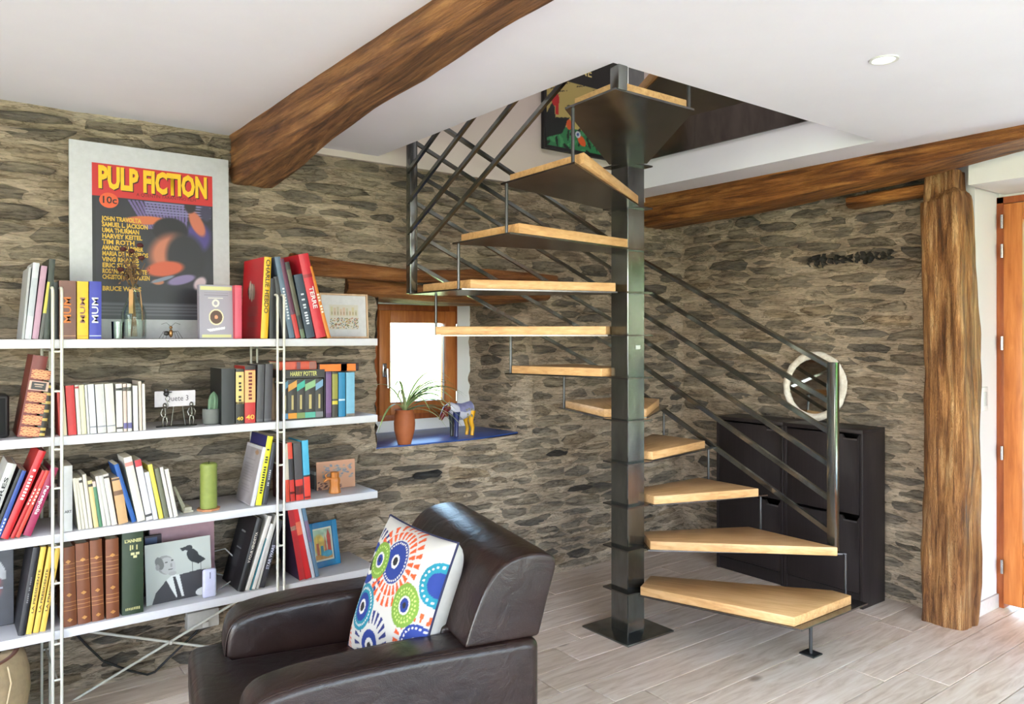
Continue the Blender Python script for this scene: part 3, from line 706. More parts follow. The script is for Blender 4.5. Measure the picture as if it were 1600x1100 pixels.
# ------------------------------------------------------------------ shoe cabinets and mirror
M_BB = wood('black_brown_veneer', [(24, 19, 20), (32, 26, 27), (40, 33, 34)], 2, 4, 16, .45, .05)
def cabinet(y0, y1, label):
    t = thing('shoe_cabinet', label, 'cabinet', (WX - .13, (y0 + y1) / 2, 0), group='black shoe cabinets')
    x0, x1 = 3.797, WX - .04; b = MB()
    b.box((x0, y0, 0), (x1, y0 + .018, .895)); b.box((x0, y1 - .018, 0), (x1, y1, .895)); b.box((x0 - .004, y0, .895), (x1, y1, .915)); b.box((x0 + .02, y0 + .018, .06), (x1, y1 - .018, .08)); b.box((x1 - .01, y0 + .018, .06), (x1, y1 - .018, .895))
    obj('cabinet_body', b, M_BB, t, world=True, bevel=.0015)
    for (z0, z1) in ((.075, .462), (.478, .885)):
        b = MB(); m_ = (y0 + y1) / 2
        hw = .045; hy = y0 + .07                # hand notch cut in the top edge of the flap
        prof = [(y0 + .021, z0), (y1 - .021, z0), (y1 - .021, z1), (hy + hw, z1), (hy + hw - .012, z1 - .02), (hy - hw + .012, z1 - .02), (hy - hw, z1), (y0 + .021, z1)]
        M_ = Matrix(((0, 0, 1, 0), (1, 0, 0, 0), (0, 1, 0, 0), (0, 0, 0, 1)))
        b.prism(prof, x0 + .002, x0 + .018, M_); fl = obj('flap_door', b, M_BB, t, world=True, bevel=.001)
        b = MB(); b.box((x0 + .001, hy - hw + .008, z1 - .026), (x0 + .006, hy + hw - .008, z1 - .018)); obj('pull_edge', b, plain((120, 116, 118), .3, .8, name='grey_metal'), fl, world=True)
    b = MB(); b.box((x0 + .01, y0 + .018, 0), (x0 + .022, y1 - .018, .07)); obj('plinth', b, M_BB, t, world=True)
cabinet(2.512, 2.968, 'black shoe cabinet farther from the post, nearer the room corner')
cabinet(2.052, 2.508, 'black shoe cabinet nearer the timber post, its right side showing')
mr = thing('round_mirror', 'round mirror with a rough white plaster rim leaning on the shoe cabinets', 'mirror', (4.0, 2.46, .915), (0, .10, 0))
MZ = .197
b = MB(); rs = []
for k in range(72):
    th = 2 * PI * k / 72; R = .197 + .006 * noise.noise(Vector((math.cos(th) * 4, math.sin(th) * 4, 2))) ; r0 = .155 + .003 * noise.noise(Vector((math.cos(th) * 5, math.sin(th) * 5, 7)))
    ring = []
    for (rad, dx) in ((r0, .006), (r0 + .004, -.012), ((r0 + R) / 2, -.02), (R - .006, -.012), (R, .004), ((r0 + R) / 2, .01)):
        j = .004 * noise.noise(Vector((th * 9, rad * 30, dx * 40)))
        ring.append((dx + j, (rad + j) * math.cos(th), MZ + (rad + j) * math.sin(th)))
    rs.append(ring)
rs.append(rs[0]); b.rings(rs, cap=False)
m_, nt_, bs_ = newmat('rough_white_plaster'); n_ = nz(nt_, coords(nt_, (1, 1, 1)), 40, 6); nt_.links.new(ramp(nt_, n_, [(.3, rgb(200, 188, 172)), (.7, rgb(232, 224, 212))]), bs_.inputs['Base Color']); bs_.inputs['Roughness'].default_value = .9; nt_.links.new(bump(nt_, n_, .8, .006), bs_.inputs['Normal'])
obj('mirror_rim', b, m_, mr, smooth=60)
b = MB(); b.add([(-.002, .157 * math.cos(2*PI*k/48), MZ + .157 * math.sin(2*PI*k/48)) for k in range(48)] + [(.004, .157 * math.cos(2*PI*k/48), MZ + .157 * math.sin(2*PI*k/48)) for k in range(48)],
             [tuple(range(48)), tuple(range(48, 96))] + [(k, (k + 1) % 48, 48 + (k + 1) % 48, 48 + k) for k in range(48)])
mm, nt_, bs_ = newmat('mirror_glass'); bs_.inputs['Metallic'].default_value = 1; bs_.inputs['Roughness'].default_value = .03; bs_.inputs['Base Color'].default_value = (.8, .82, .8, 1)
obj('mirror_glass', b, mm, mr)
# ------------------------------------------------------------------ prints and lettering
def text_obj(s, size, col, parent, loc, axis='h', name='lettering', fit=None, bold=.0, ymax=None, wide=1.0, mat=None, align='CENTER', normal='-y'):
    """flat printed lettering; axis h = upright, up = reading bottom to top, down = top to bottom; lies in the local XZ plane facing -Y"""
    if s[0] == '#':                            # lettering too blurred to read: a row of small marks
        r = random.Random(s + str(col)); n = int(s[1:]); st = fit / n; me = bpy.data.meshes.new(name); V = []; F_ = []
        for i in range(n):
            if r.random() < .12: continue
            x = -fit / 2 + i * st; h = size * r.uniform(.26, .36); q = size * r.uniform(.26, .36)
            V += [(x, 0, -q), (x + st * .62, 0, -q), (x + st * .62, 0, h), (x, 0, h)]; k_ = len(V) - 4; F_.append((k_, k_ + 1, k_ + 2, k_ + 3))
        if axis == 'up': V = [(-z, 0, x) for x, y_, z in V]
        elif axis == 'down': V = [(z, 0, -x) for x, y_, z in V]
        me.from_pydata(V, [], F_); me.materials.append(plain(col, .5, name='ink_flat')); o = bpy.data.objects.new(name, me); C.objects.link(o); o.location = loc; o.parent = parent
        WM[o.name] = W(parent) @ Matrix.Translation(Vector(loc)); return o
    cu = bpy.data.curves.new('t', 'FONT'); cu.body = s; cu.size = size; cu.align_x = align; cu.align_y = 'CENTER'; cu.offset = bold; cu.resolution_u = 2
    to = bpy.data.objects.new('t', cu); C.objects.link(to)
    dg = bpy.context.evaluated_depsgraph_get(); me = bpy.data.meshes.new_from_object(to.evaluated_get(dg)); me.name = name
    bpy.data.objects.remove(to); bpy.data.curves.remove(cu)
    xs = [v.co.x for v in me.vertices] or [0]; ln = max(xs) - min(xs); k = wide
    if fit: k = fit / max(ln, 1e-5) if (ln * wide > fit or wide == 1.0 and ymax) else wide
    for v in me.vertices:
        x, y_ = v.co.x * k, v.co.y
        if axis == 'h': v.co = (x, 0, y_)
        elif axis == 'up': v.co = (-y_, 0, x)
        else: v.co = (y_, 0, -x)
    me.materials.append(mat or plain(col, .5, name='ink_flat')); me.update()
    if normal == '-x':
        for v in me.vertices: v.co = (0, -v.co.x, v.co.z)
    o = bpy.data.objects.new(name, me); C.objects.link(o); o.location = loc; o.parent = parent
    WM[o.name] = W(parent) @ Matrix.Translation(Vector(loc)); return o
class Canvas:
    def __init__(s, nx, ny, col):
        s.a = np.zeros((ny, nx, 3)); s.a[:] = col
        s.u, s.v = np.meshgrid((np.arange(nx)) / (nx - 1), (np.arange(ny)) / (ny - 1)); s.as_ = 1.0
    def put(s, mask, col, soft=None):
        m = mask.astype(float)[..., None]; s.a = s.a * (1 - m) + np.array(col, float) * m
    def rect(s, u0, v0, u1, v1, col): s.put((s.u >= u0) & (s.u <= u1) & (s.v >= v0) & (s.v <= v1), col)
    def ell(s, cu, cv, ru, rv, col, ang=0, soft=0):
        du, dv = s.u - cu, s.v - cv; c, n = math.cos(ang), math.sin(ang)
        x = (du * c + dv * n) / ru; y_ = (-du * n + dv * c) / rv; r = np.sqrt(x * x + y_ * y_)
        m = np.clip((1 - r) / soft + .5, 0, 1) if soft else (r < 1).astype(float)
        s.a = s.a * (1 - m[..., None]) + np.array(col, float) * m[..., None]
    def poly(s, pts, col):
        m = np.zeros_like(s.u, bool); n = len(pts)
        for i in range(n):
            (x0, y0), (x1, y1) = pts[i], pts[(i + 1) % n]
            if y0 == y1: continue
            c = ((y0 > s.v) != (y1 > s.v)) & (s.u < (x1 - x0) * (s.v - y0) / (y1 - y0) + x0); m ^= c
        s.put(m, col)
    def mottle(s, amt, k, seed=0):
        r = np.random.RandomState(seed); g = r.rand(k, k)
        iy = np.clip((s.v * (k - 1)), 0, k - 1.001); ix = np.clip((s.u * (k - 1)), 0, k - 1.001)
        y0, x0 = iy.astype(int), ix.astype(int); fy, fx = iy - y0, ix - x0
        n = g[y0, x0] * (1 - fy) * (1 - fx) + g[y0, x0 + 1] * (1 - fy) * fx + g[y0 + 1, x0] * fy * (1 - fx) + g[y0 + 1, x0 + 1] * fy * fx
        s.a = np.clip(s.a * (1 + amt * (n - .5))[..., None], 0, 255)
def lin(a):
    c = a / 255.0; return .74 * np.where(c <= .04045, c / 12.92, ((c + .055) / 1.055) ** 2.4)
def ink_mesh(name, pos, cv, parent=None, mat=None, loc=None, world=False):
    """pos(u, v) -> point; one printed sheet whose colours ride on its vertices"""
    ny, nx = cv.a.shape[:2]
    vs = [pos(i / (nx - 1), j / (ny - 1)) for j in range(ny) for i in range(nx)]
    fs = [(j * nx + i, j * nx + i + 1, (j + 1) * nx + i + 1, (j + 1) * nx + i) for j in range(ny - 1) for i in range(nx - 1)]
    if world and parent is not None: inv = W(parent).inverted(); vs = [tuple(inv @ Vector(p)) for p in vs]
    me = bpy.data.meshes.new(name); me.from_pydata(vs, [], fs); me.materials.append(mat or M_PRINT)
    at = me.attributes.new('ink', 'FLOAT_COLOR', 'POINT')
    rgba = np.ones((ny * nx, 4), np.float32); rgba[:, :3] = lin(cv.a.reshape(-1, 3)); at.data.foreach_set('color', rgba.ravel())
    me.polygons.foreach_set('use_smooth', [True] * len(me.polygons)); me.update()
    o = bpy.data.objects.new(name, me); C.objects.link(o)
    if parent is not None: o.parent = parent
    if loc: o.location = loc
    WM[o.name] = W(parent) @ Matrix.Translation(Vector(loc or (0, 0, 0))); return o

# ------------------------------------------------------------------ wall shelf
SH = [1.386, 1.048, .711, .376]; SYF, SYB = 3.08, 3.385
M_SHELF = plain((206, 203, 208), .35, name='white_lacquer', var=.02, k=.92); M_WIRE = plain((204, 200, 190), .35, name='cream_powder_coat', var=.02, k=.95)
shelf = thing('wall_shelf', 'white four tier shelf on cream wire ladder frames against the stone wall', 'shelf', (.75, 3.23, 0))
for z in SH:
    b = MB(); b.box((-.55, SYF, z - .031), (1.584, SYB - .005, z)); obj('shelf_board', b, M_SHELF, shelf, world=True, bevel=.0015)
for X in (.352, 1.141, -.43):
    b = MB()
    for dx in (-.0135, .0135):
        zt = 1.565
        b.tube([(X + dx, 3.068, 0), (X + dx, 3.068, zt - .012), (X + dx, 3.074, zt - .003), (X + dx, 3.085, zt), (X + dx, 3.375, zt), (X + dx, 3.386, zt - .003), (X + dx, 3.392, zt - .012), (X + dx, 3.392, 0)], .0052, 8)
    for z in (1.344, 1.207, 1.006, .872, .669, .544, .334, .21):
        for yy in (3.068, 3.392): b.tube([(X - .014, yy, z), (X + .014, yy, z)], .004, 6)
        b.tube([(X, 3.068, z), (X, 3.392, z)], .0035, 6)
    obj('ladder_frame', b, M_WIRE, shelf, world=True, smooth=50)
for p, q in ((at_y(96, 1105, 3.37), at_y(640, 775, 3.37)),):
    pass
a0, a1 = (.36, 3.375, .03), (1.135, 3.375, .34); c0, c1 = (.36, 3.38, .34), (1.135, 3.38, .03)
a0, a1 = at_y(112, 1096, 3.375), at_y(345, 955, 3.375); a1 = tuple(a0[i] + (a1[i] - a0[i]) * 1.18 for i in range(3))
c0, c1 = at_y(140, 987, 3.383), at_y(335, 1012, 3.383); c1 = tuple(c0[i] + (c1[i] - c0[i]) * 1.5 for i in range(3))
for p, q in ((a0, a1), (c0, c1)):
    b = MB(); b.tube([p, q], .0055, 8); obj('cross_brace', b, M_WIRE, shelf, world=True, smooth=50)
X_ = at_y(267, 1004, 3.37); b = MB(); b.ball(X_, .009); obj('brace_knob', b, M_WIRE, shelf, world=True, smooth=60)

# ------------------------------------------------------------------ books
M_PAGE = plain((222, 210, 184), .8, name='paper_edges')
SNAME = {1.386: 'top', 1.048: 'second', .711: 'third', .376: 'lowest'}
BAYS = [('left', -900, 88), ('middle', 88, 437), ('right', 437, 2000)]
ORD = ['first', 'second', 'third', 'fourth', 'fifth', 'sixth', 'seventh', 'eighth', 'ninth', 'tenth', 'eleventh', 'twelfth', 'thirteenth', 'fourteenth', 'fifteenth', 'sixteenth', 'seventeenth', 'eighteenth', 'nineteenth', 'twentieth', 'twenty-first', 'twenty-second']
cnt = {}
def book_geo(t, wd, dp, ht, col, hard=False, spine=None, seed=0, rough_=.45):
    th = .003 if hard else .0009; e = .003 if hard else .0
    b = MB(); b.box((0, .001, 0), (th, dp, ht)); b.box((wd - th, .001, 0), (wd, dp, ht))
    K = 6; pr_ = []                                # rounded spine
    bul = min(.004, wd * .16) if hard else min(.0015, wd * .1)
    fr = [(wd * i / K, -bul * math.sin(PI * i / K)) for i in range(K + 1)]; bk = [(wd, th + .001), (0, th + .001)]
    b.prism(fr + bk, 0, ht)
    c = obj('cover', b, plain(col, rough_, name='book_cloth' if hard else 'book_paper'), t, smooth=35)
    p = MB(); p.box((th, th + .0012, e), (wd - th, dp - e - .001, ht - e)); obj('page_block', p, M_PAGE, t)
    return c, bul
def book(z, xb0, xb1, yt, col, lean=0, dp=.14, hard=False, desc='book', title=None, bars=(), Y=3.098, fs=None, group=None, yaw=0, xt=None, tcol=(240, 240, 240), wmul=.97, place=True, label=None, off=0.0):
    x0, x1 = at_y(xb0, 500, Y)[0], at_y(xb1, 500, Y)[0]
    if xt is not None:
        T = at_y(xt, yt, Y); lean = math.degrees(math.atan2(T[0] - x0, T[2] - z)); ht = math.hypot(T[0] - x0, T[2] - z)
    else:
        ang = math.radians(lean); pxg = (xb0 + xb1) / 2
        for _ in range(3):
            T = at_y(pxg, yt, Y); ht = (T[2] - z) / max(.3, math.cos(ang)); xw = (x0 + x1) / 2 + ht * math.sin(ang)
            r = xw * SY - Y * CY; d = xw * CY + Y * SY; pxg = 800 + F_PX * r / d
    a = math.radians(lean); wd = (x1 - x0) * math.cos(a) * wmul
    zo = z + (wd * math.sin(a) if a > 0 else 0) + .0006
    px = (xb0 + xb1) / 2; bay = [n for n, p0, p1 in BAYS if p0 <= px < p1][0]
    k = cnt.get((z, bay), 0); cnt[(z, bay)] = k + 1
    lb = label or '%s, %s from left in %s bay, %s shelf' % (desc, ORD[min(k, 21)], bay, SNAME[z])
    t = thing('book', lb, 'book', (x0, Y + off, zo), (0, a, yaw), group or 'books on the %s shelf' % SNAME[z])
    c, bul = book_geo(t, wd, dp, ht, col, hard)
    for (f0, f1, cc) in bars:
        b = MB(); K = 6
        fr = [(wd * i / K, -bul * math.sin(PI * i / K) - .0004) for i in range(K + 1)]; b.prism(fr + [(wd, 0), (0, 0)], ht * f0, ht * f1)
        obj('spine_band', b, plain(cc, .45, name='spine_print'), c, smooth=35)
    if title:
        for ttl in (title if isinstance(title, list) else [title]):
            s, zc, ln, axis = ttl[:4]; tc = ttl[4] if len(ttl) > 4 else tcol; sz = ttl[5] if len(ttl) > 5 else .62
            text_obj(s, wd * sz, tc, c, (wd / 2, -bul - .0012, ht * zc), axis, 'spine_title', fit=ht * ln if axis != 'h' else wd * ln, ymax=True, bold=wd * .012)
    return t
WHT = (236, 234, 230); CR = (226, 218, 200)
Z1, Z2, Z3, Z4 = SH
# top shelf, left bay and the three thick novels
book(Z1, 34, 38, 418, (176, 176, 178), xt=45, dp=.2, desc='thin pale grey magazine')
book(Z1, 38.5, 49, 411, (206, 208, 214), xt=52, dp=.2, desc='tall white and grey book', bars=((.3, .8, (188, 192, 200)),))
book(Z1, 50, 60, 416, (178, 138, 158), xt=64.5, dp=.2, desc='tall mauve book', bars=((.02, .98, (186, 146, 166)),))
book(Z1, 61, 67, 441, (88, 88, 84), xt=74, dp=.17, desc='thin grey book with yellow top', bars=((.45, 1.0, (206, 196, 80)),))
book(Z1, 68, 78, 405, (44, 52, 44), xt=77, dp=.21, desc='dark green tall book')
book(Z1, 83, 91, 441, (22, 20, 22), dp=.15, desc='black book behind the wire upright')
book(Z1, 92.5, 119.5, 439, (124, 78, 64), dp=.13, desc='thick brown novel with orange lettering', title=[('MUM', .5, .44, 'up', (236, 130, 40), .62)], bars=((.05, .065, (200, 150, 110)),))
book(Z1, 120.5, 138.5, 440, (240, 190, 12), dp=.13, desc='thick yellow novel with brown lettering', title=[('MUM', .5, .44, 'up', (150, 104, 84), .6)], bars=((.05, .06, (200, 140, 20)),))
book(Z1, 139.5, 159, 440, (48, 54, 168), dp=.13, desc='thick blue novel with white lettering', title=[('MUM', .5, .44, 'up', (226, 226, 236), .75)], bars=((.05, .065, (200, 210, 240)),))
# top shelf, books round the right upright
book(Z1, 367, 378, 446, (206, 62, 84), dp=.12, desc='slim pink red book', bars=((.04, .96, (214, 80, 104)),))
ch = book(Z1, 407, 418.5, 402, (196, 30, 42), xt=413, dp=.25, hard=True, desc='large red book with yellow spine', bars=((0, 1, (236, 186, 30)),), title=[('CHARLIE HEBDO', .64, .66, 'down', (24, 20, 18), .8)])
c = Canvas(60, 80, (196, 30, 42)); c.ell(.45, .70, .2, .12, (90, 60, 56)); c.ell(.38, .72, .06, .15, (230, 214, 196)); c.ell(.5, .68, .06, .14, (214, 196, 176)); c.ell(.6, .68, .05, .12, (170, 150, 130))
for k in range(13): c.rect(.3, .16 + k * .024, .86, .168 + k * .024, (176, 70, 74))
ink_mesh('cover_print', lambda u, v: (-.0008, .25 - .012 - u * .225, .004 + v * .275), c, ch)
book(Z1, 421, 432, 435, (24, 20, 24), dp=.2, desc='black book beside the wire upright')
L_ = -14
book(Z1, 443, 451, 433, (66, 66, 70), xt=427, dp=.16, desc='dark grey thin book')
book(Z1, 452, 461, 402, (92, 114, 136), xt=429, dp=.22, desc='blue grey tall book', title=[('#11', .42, .4, 'down', (230, 232, 240), .6)])
book(Z1, 462, 469.5, 405, (96, 40, 70), xt=436, dp=.22, desc='plum coloured book with red foot', bars=((0, .3, (206, 54, 52)),))
book(Z1, 470.5, 477.5, 410, (40, 40, 38), xt=445, dp=.2, desc='thin black book with mottled spine', bars=((0, .12, (96, 110, 84)), (.3, .9, (92, 88, 70))))
book(Z1, 479, 493, 430, (48, 62, 80), xt=459, dp=.19, desc='slate blue book with white title', title=[('#12', .45, .5, 'down', (226, 230, 240), .55)])
book(Z1, 494.5, 510.5, 398, (206, 34, 52), xt=466, dp=.24, hard=True, desc='thick bright red book', title=[('TERRE', .48, .26, 'down', (240, 236, 236), .6)], bars=((.72, .76, (150, 22, 36)),))
book(Z1, 511.5, 517.5, 417, (212, 124, 24), xt=482, dp=.2, desc='orange slim book leaning outermost', title=[('#7', .48, .28, 'down', (244, 236, 220), .9)])
# second shelf
rb_ = book(Z2, 27, 52, 558, (112, 36, 26), xt=52, dp=.19, hard=True, desc='large red leather book with gilt panels')
for i in range(6):
    f0 = .02 + i * .162
    if i == 4:
        pass
HT = .0
def gilt(t, wd, ht, n, skip=(), col=(214, 150, 96)):
    for i in range(n):
        f0 = .02 + i / n * .97; f1 = f0 + .80 / n; cvs = Canvas(22, 26, (150, 60, 40))
        if i in skip: cvs = Canvas(22, 26, (36, 32, 30)); cvs.rect(0, 0, 1, .1, (220, 170, 150)); cvs.rect(0, .9, 1, 1, (220, 170, 150)); cvs.rect(0, 0, .1, 1, (220, 170, 150)); cvs.rect(.9, 0, 1, 1, (220, 170, 150)); cvs.rect(.25, .58, .75, .68, (190, 160, 140)); cvs.rect(.3, .38, .7, .44, (190, 160, 140))
        else:
            r_ = np.random.RandomState(7)
            for q in range(46):
                cu_, cv_ = r_.rand() * .5, r_.rand() * .5
                for (a_, b_) in ((cu_, cv_), (1 - cu_, cv_), (cu_, 1 - cv_), (1 - cu_, 1 - cv_)): cvs.ell(a_, b_, .045, .04, col)
        ink_mesh('gilt_panel', lambda u, v: (wd * (.06 + .88 * u), -.0052, ht * (f0 + (f1 - f0) * v)), cvs, t)
gilt(rb_, .066, .243, 6, (4,))
gb = book(Z2, 56, 70, 601, (58, 50, 40), xt=71, dp=.17, hard=True, desc='dark brown book with gold bands', bars=[(f, f + .05, (206, 176, 92)) for f in (.02, .12, .3, .46, .62, .78, .92)])
row = [(93.5, 98, 612, (196, 66, 60), 'thin red paperback'), (99.5, 105, 604, (222, 206, 176), 'thin beige paperback'), (107, 120.5, 603, (206, 34, 34), 'bright red thick paperback'),
       (121.5, 127.5, 602, (222, 216, 206), 'slim cream paperback'), (128, 136, 602, (220, 212, 178), 'pale yellow cream paperback'), (137, 140.5, 602, (230, 228, 222), 'thin white paperback'),
       (141.5, 151.5, 601, (226, 226, 232), 'white paperback'), (153, 167, 601, (206, 203, 200), 'thick pale grey paperback'), (168, 181.5, 600, (220, 216, 204), 'thick cream paperback'),
       (182.5, 192.5, 600, (226, 222, 216), 'cream paperback with dark dot'), (193.5, 199, 600, (214, 190, 178), 'slim pinkish cream paperback'), (200, 206.5, 600, (222, 216, 208), 'slim cream paperback with dark tip'),
       (209, 216.5, 603, (228, 226, 224), 'white slim paperback'), (218, 222.5, 596, (214, 196, 182), 'tall thin beige paperback'), (223.5, 228, 600, (224, 218, 208), 'thin cream paperback')]
for i, (a_, b_, yt, cc, ds) in enumerate(row):
    bars = []
    if i == 3: bars = [(.93, .97, (190, 60, 60))]
    if i == 9: bars = [(.86, .91, (40, 38, 40)), (.06, .10, (60, 50, 50))]
    if i in (10, 11): bars = [(.06, .18, (90, 84, 140)), (.85, .93, (70, 66, 56))]
    if i in (6, 7, 8): bars = [(.12, .15, (150, 150, 160))]
    book(Z2, a_, b_, yt, cc, lean=(-3.2 if i < 9 else -1.2), dp=.11, desc=ds, bars=bars, title=[('L' + 'I' * 0 + 'E', .5, .01, 'up')] and None)
book(Z2, 346, 367.5, 576, (28, 28, 30), dp=.15, desc='black novel with a dinosaur skeleton spine', lean=0)
jb = book(Z2, 368.5, 381.5, 577, (42, 38, 30), dp=.13, desc='black paperback with cream title and number', bars=((.36, .95, (226, 196, 120)), (.36, .4, (60, 50, 40))), title=[('#8', .66, .5, 'up', (40, 30, 24), .55), ('40', .09, .8, 'h', (246, 200, 60), .62)])
book(Z2, 382.5, 399.5, 572, (188, 34, 32), dp=.13, desc='red paperback with cream title and number', bars=((.36, .92, (232, 176, 110)), (.93, 1, (30, 12, 14))), title=[('#8', .66, .5, 'up', (120, 30, 24), .5), ('40', .1, .8, 'h', (250, 190, 70), .6)])
book(Z2, 400.5, 411.5, 570, (70, 68, 72), dp=.13, desc='plain charcoal paperback', bars=((.02, .05, (90, 88, 92)),), lean=1.5)
book(Z2, 412.5, 424.5, 569, (64, 60, 66), dp=.13, desc='plain dark grey paperback', bars=((.02, .05, (90, 88, 92)),), lean=1.5)
# skeleton print on the black novel
c = Canvas(26, 80, (26, 26, 28))
for k in range(9): c.ell(.5 + .16 * math.sin(k * 1.3), .22 + k * .065, .26, .022, (190, 188, 182), .5)
c.ell(.55, .86, .3, .05, (196, 194, 188), .2); c.ell(.2, .6, .08, .2, (180, 178, 172)); c.rect(.55, .03, .8, .08, (200, 200, 200))
# slipcase with five volumes
x0, x1 = at_y(440, 500, 3.09)[0], at_y(507.5, 500, 3.09)[0]
bx = thing('slipcase', 'black boxed set slipcase with pale title band, second shelf right bay', 'slipcase', (x0, 3.09, Z2), (0, 0, 0))
b = MB(); SW, SHH = x1 - x0, .208
b.box((0, 0, 0), (.003, .15, SHH)); b.box((SW - .003, 0, 0), (SW, .15, SHH)); b.box((.003, 0, 0), (SW - .003, .15, .003)); b.box((.003, 0, SHH - .003), (SW - .003, .15, SHH)); b.box((.003, .147, .003), (SW - .003, .15, SHH - .003)); b.box((.003, 0, SHH - .034), (SW - .003, .003, SHH - .003))
obj('case', b, plain((44, 42, 40), .4, name='black_card'), bx)
text_obj('HARRY POTTER', .026, (214, 210, 120), bx, (SW * .5, -.001, SHH - .017), 'h', 'title', fit=SW * .62, ymax=True, bold=.0006)
vols = [((88, 140, 170), (90, 140, 180)), ((224, 160, 70), (226, 150, 30)), ((60, 170, 150), (120, 140, 80)), ((140, 180, 130), (84, 170, 150)), ((120, 160, 190), (120, 120, 124))]
vx = .004; vw = [.022, .033, .031, .041, .030]; vw = [a_ * (SW - .010) / sum(vw) for a_ in vw]
for i, (c1_, c2_) in enumerate(vols):
    t = thing('book', '%s volume from the left inside the black slipcase, %s patch on its spine' % (ORD[i], ['blue', 'orange', 'teal', 'pale green', 'grey blue'][i]), 'book', (x0 + vx, 3.094, Z2 + .0036), (0, 0, 0), 'volumes in the slipcase')
    c_, bul = book_geo(t, vw[i] - .0008, .13, .166, (50, 46, 44))
    b = MB(); w_ = vw[i] - .0008; b.add([(0, -.0022, .115), (w_, -.0022, .135), (w_, -.0022, .163), (0, -.0022, .143), ], [(0, 1, 2, 3)]); obj('spine_patch', b, plain(c1_, .45, name='spine_print'), c_)
    b = MB(); b.box((0, -.0022, .003), (w_, -.0016, .026)); obj('spine_foot', b, plain(c2_, .45, name='spine_print'), c_)
    b = MB(); b.box((w_ * .38, -.0022, .04), (w_ * .62, -.0016, .10)); obj('spine_mark', b, plain((190, 170, 110), .45, name='spine_print'), c_)
    vx += vw[i]
cnt[(Z2, 'right')] = 0
for (a_, b_, yt, cc, ds, bars) in ((509, 518, 581, (92, 62, 104), 'purple hardback', ((.1, .95, (116, 80, 130)),)), (519, 528, 581, (60, 54, 44), 'dark book with yellow green title', ((.4, .95, (150, 146, 56)), (.28, .36, (210, 190, 60)))),
                               (529, 539.5, 582, (26, 126, 170), 'teal blue book', ((.36, .4, (200, 220, 230)),)), (541, 554.5, 582, (122, 178, 206), 'light blue book with a small bird', ((.0, .06, (120, 110, 100)),))):
    book(Z2, a_, b_, yt, cc, dp=.12, desc=ds, bars=bars, label='%s, outside the slipcase on the right, second shelf' % ds)
def lying(px0, px1, z, th, cc, dp, label, bars=(), Y=3.10):
    x0, x1 = at_y(px0, 500, Y)[0], at_y(px1, 500, Y)[0]; L = x1 - x0
    t = thing('book', label, 'book', (x0, Y, z + th), (0, PI / 2, 0), 'books lying on the slipcase')
    c_, bul = book_geo(t, th, dp, L, cc, True)
    for (f0, f1, c2) in bars:
        b = MB(); b.box((.002, -bul - .0008, L * f0), (th - .002, -bul * .4, L * f1)); obj('spine_band', b, plain(c2, .45, name='spine_print'), c_)
lying(437, 494, Z2 + .209, .034, (202, 84, 60), .13, 'red orange thick novel lying flat on the slipcase', ((.45, .55, (110, 70, 80)), (.8, .98, (150, 96, 84)), (.05, .4, (216, 92, 66))))
lying(496.5, 560, Z2 + .1965, .034, (46, 30, 38), .13, 'glossy orange novel lying flat beside the red one', ((.04, .92, (236, 122, 22)), (.55, .7, (196, 140, 30))))
t = thing('book', 'thin cream paperback lying between charcoal books and the red novel', 'book', (at_y(408, 500, 3.12)[0], 3.13, Z2 + .233), (0, PI / 2, 0)); book_geo(t, .016, .1, at_y(425, 500, 3.12)[0] - at_y(408, 500, 3.12)[0], (214, 200, 160))
# third shelf, left bay (all leaning right)
ll = [(-34, -17, 727, 12, (210, 208, 204), 'wide white book with black capitals', [('ARBRES', .55, .55, 'up', (40, 38, 38), .55)], True, .2),
      (-16, -9, 735, 30, (26, 26, 30), 'thin black book', None, False, .18), (-8.5, 0, 737, 34, (40, 70, 150), 'blue book with pale foot', [('#6', .18, .3, 'up', (210, 220, 230), .55)], False, .18),
      (1, 15, 707, 61, (206, 36, 44), 'tall thick red book with white title', [('#10', .62, .36, 'up', (246, 230, 230), .62)], True, .2), (16, 23, 737, 66, (190, 30, 34), 'slim red book', [('#5', .62, .26, 'up', (240, 210, 200), .62)], False, .18),
      (24, 31.5, 737, 71.5, (206, 60, 44), 'slim orange red book', [('#5', .62, .26, 'up', (240, 210, 200), .62)], False, .18), (36, 50, 733, 80, (158, 22, 76), 'magenta book with white title', [('Persepolis', .52, .42, 'down', (240, 232, 236), .62)], False, .19)]
for (a_, b_, yt, xt, cc, ds, ti, hd, dp) in ll: book(Z3, a_, b_, yt, cc, xt=xt, desc=ds, title=ti, hard=hd, dp=dp)
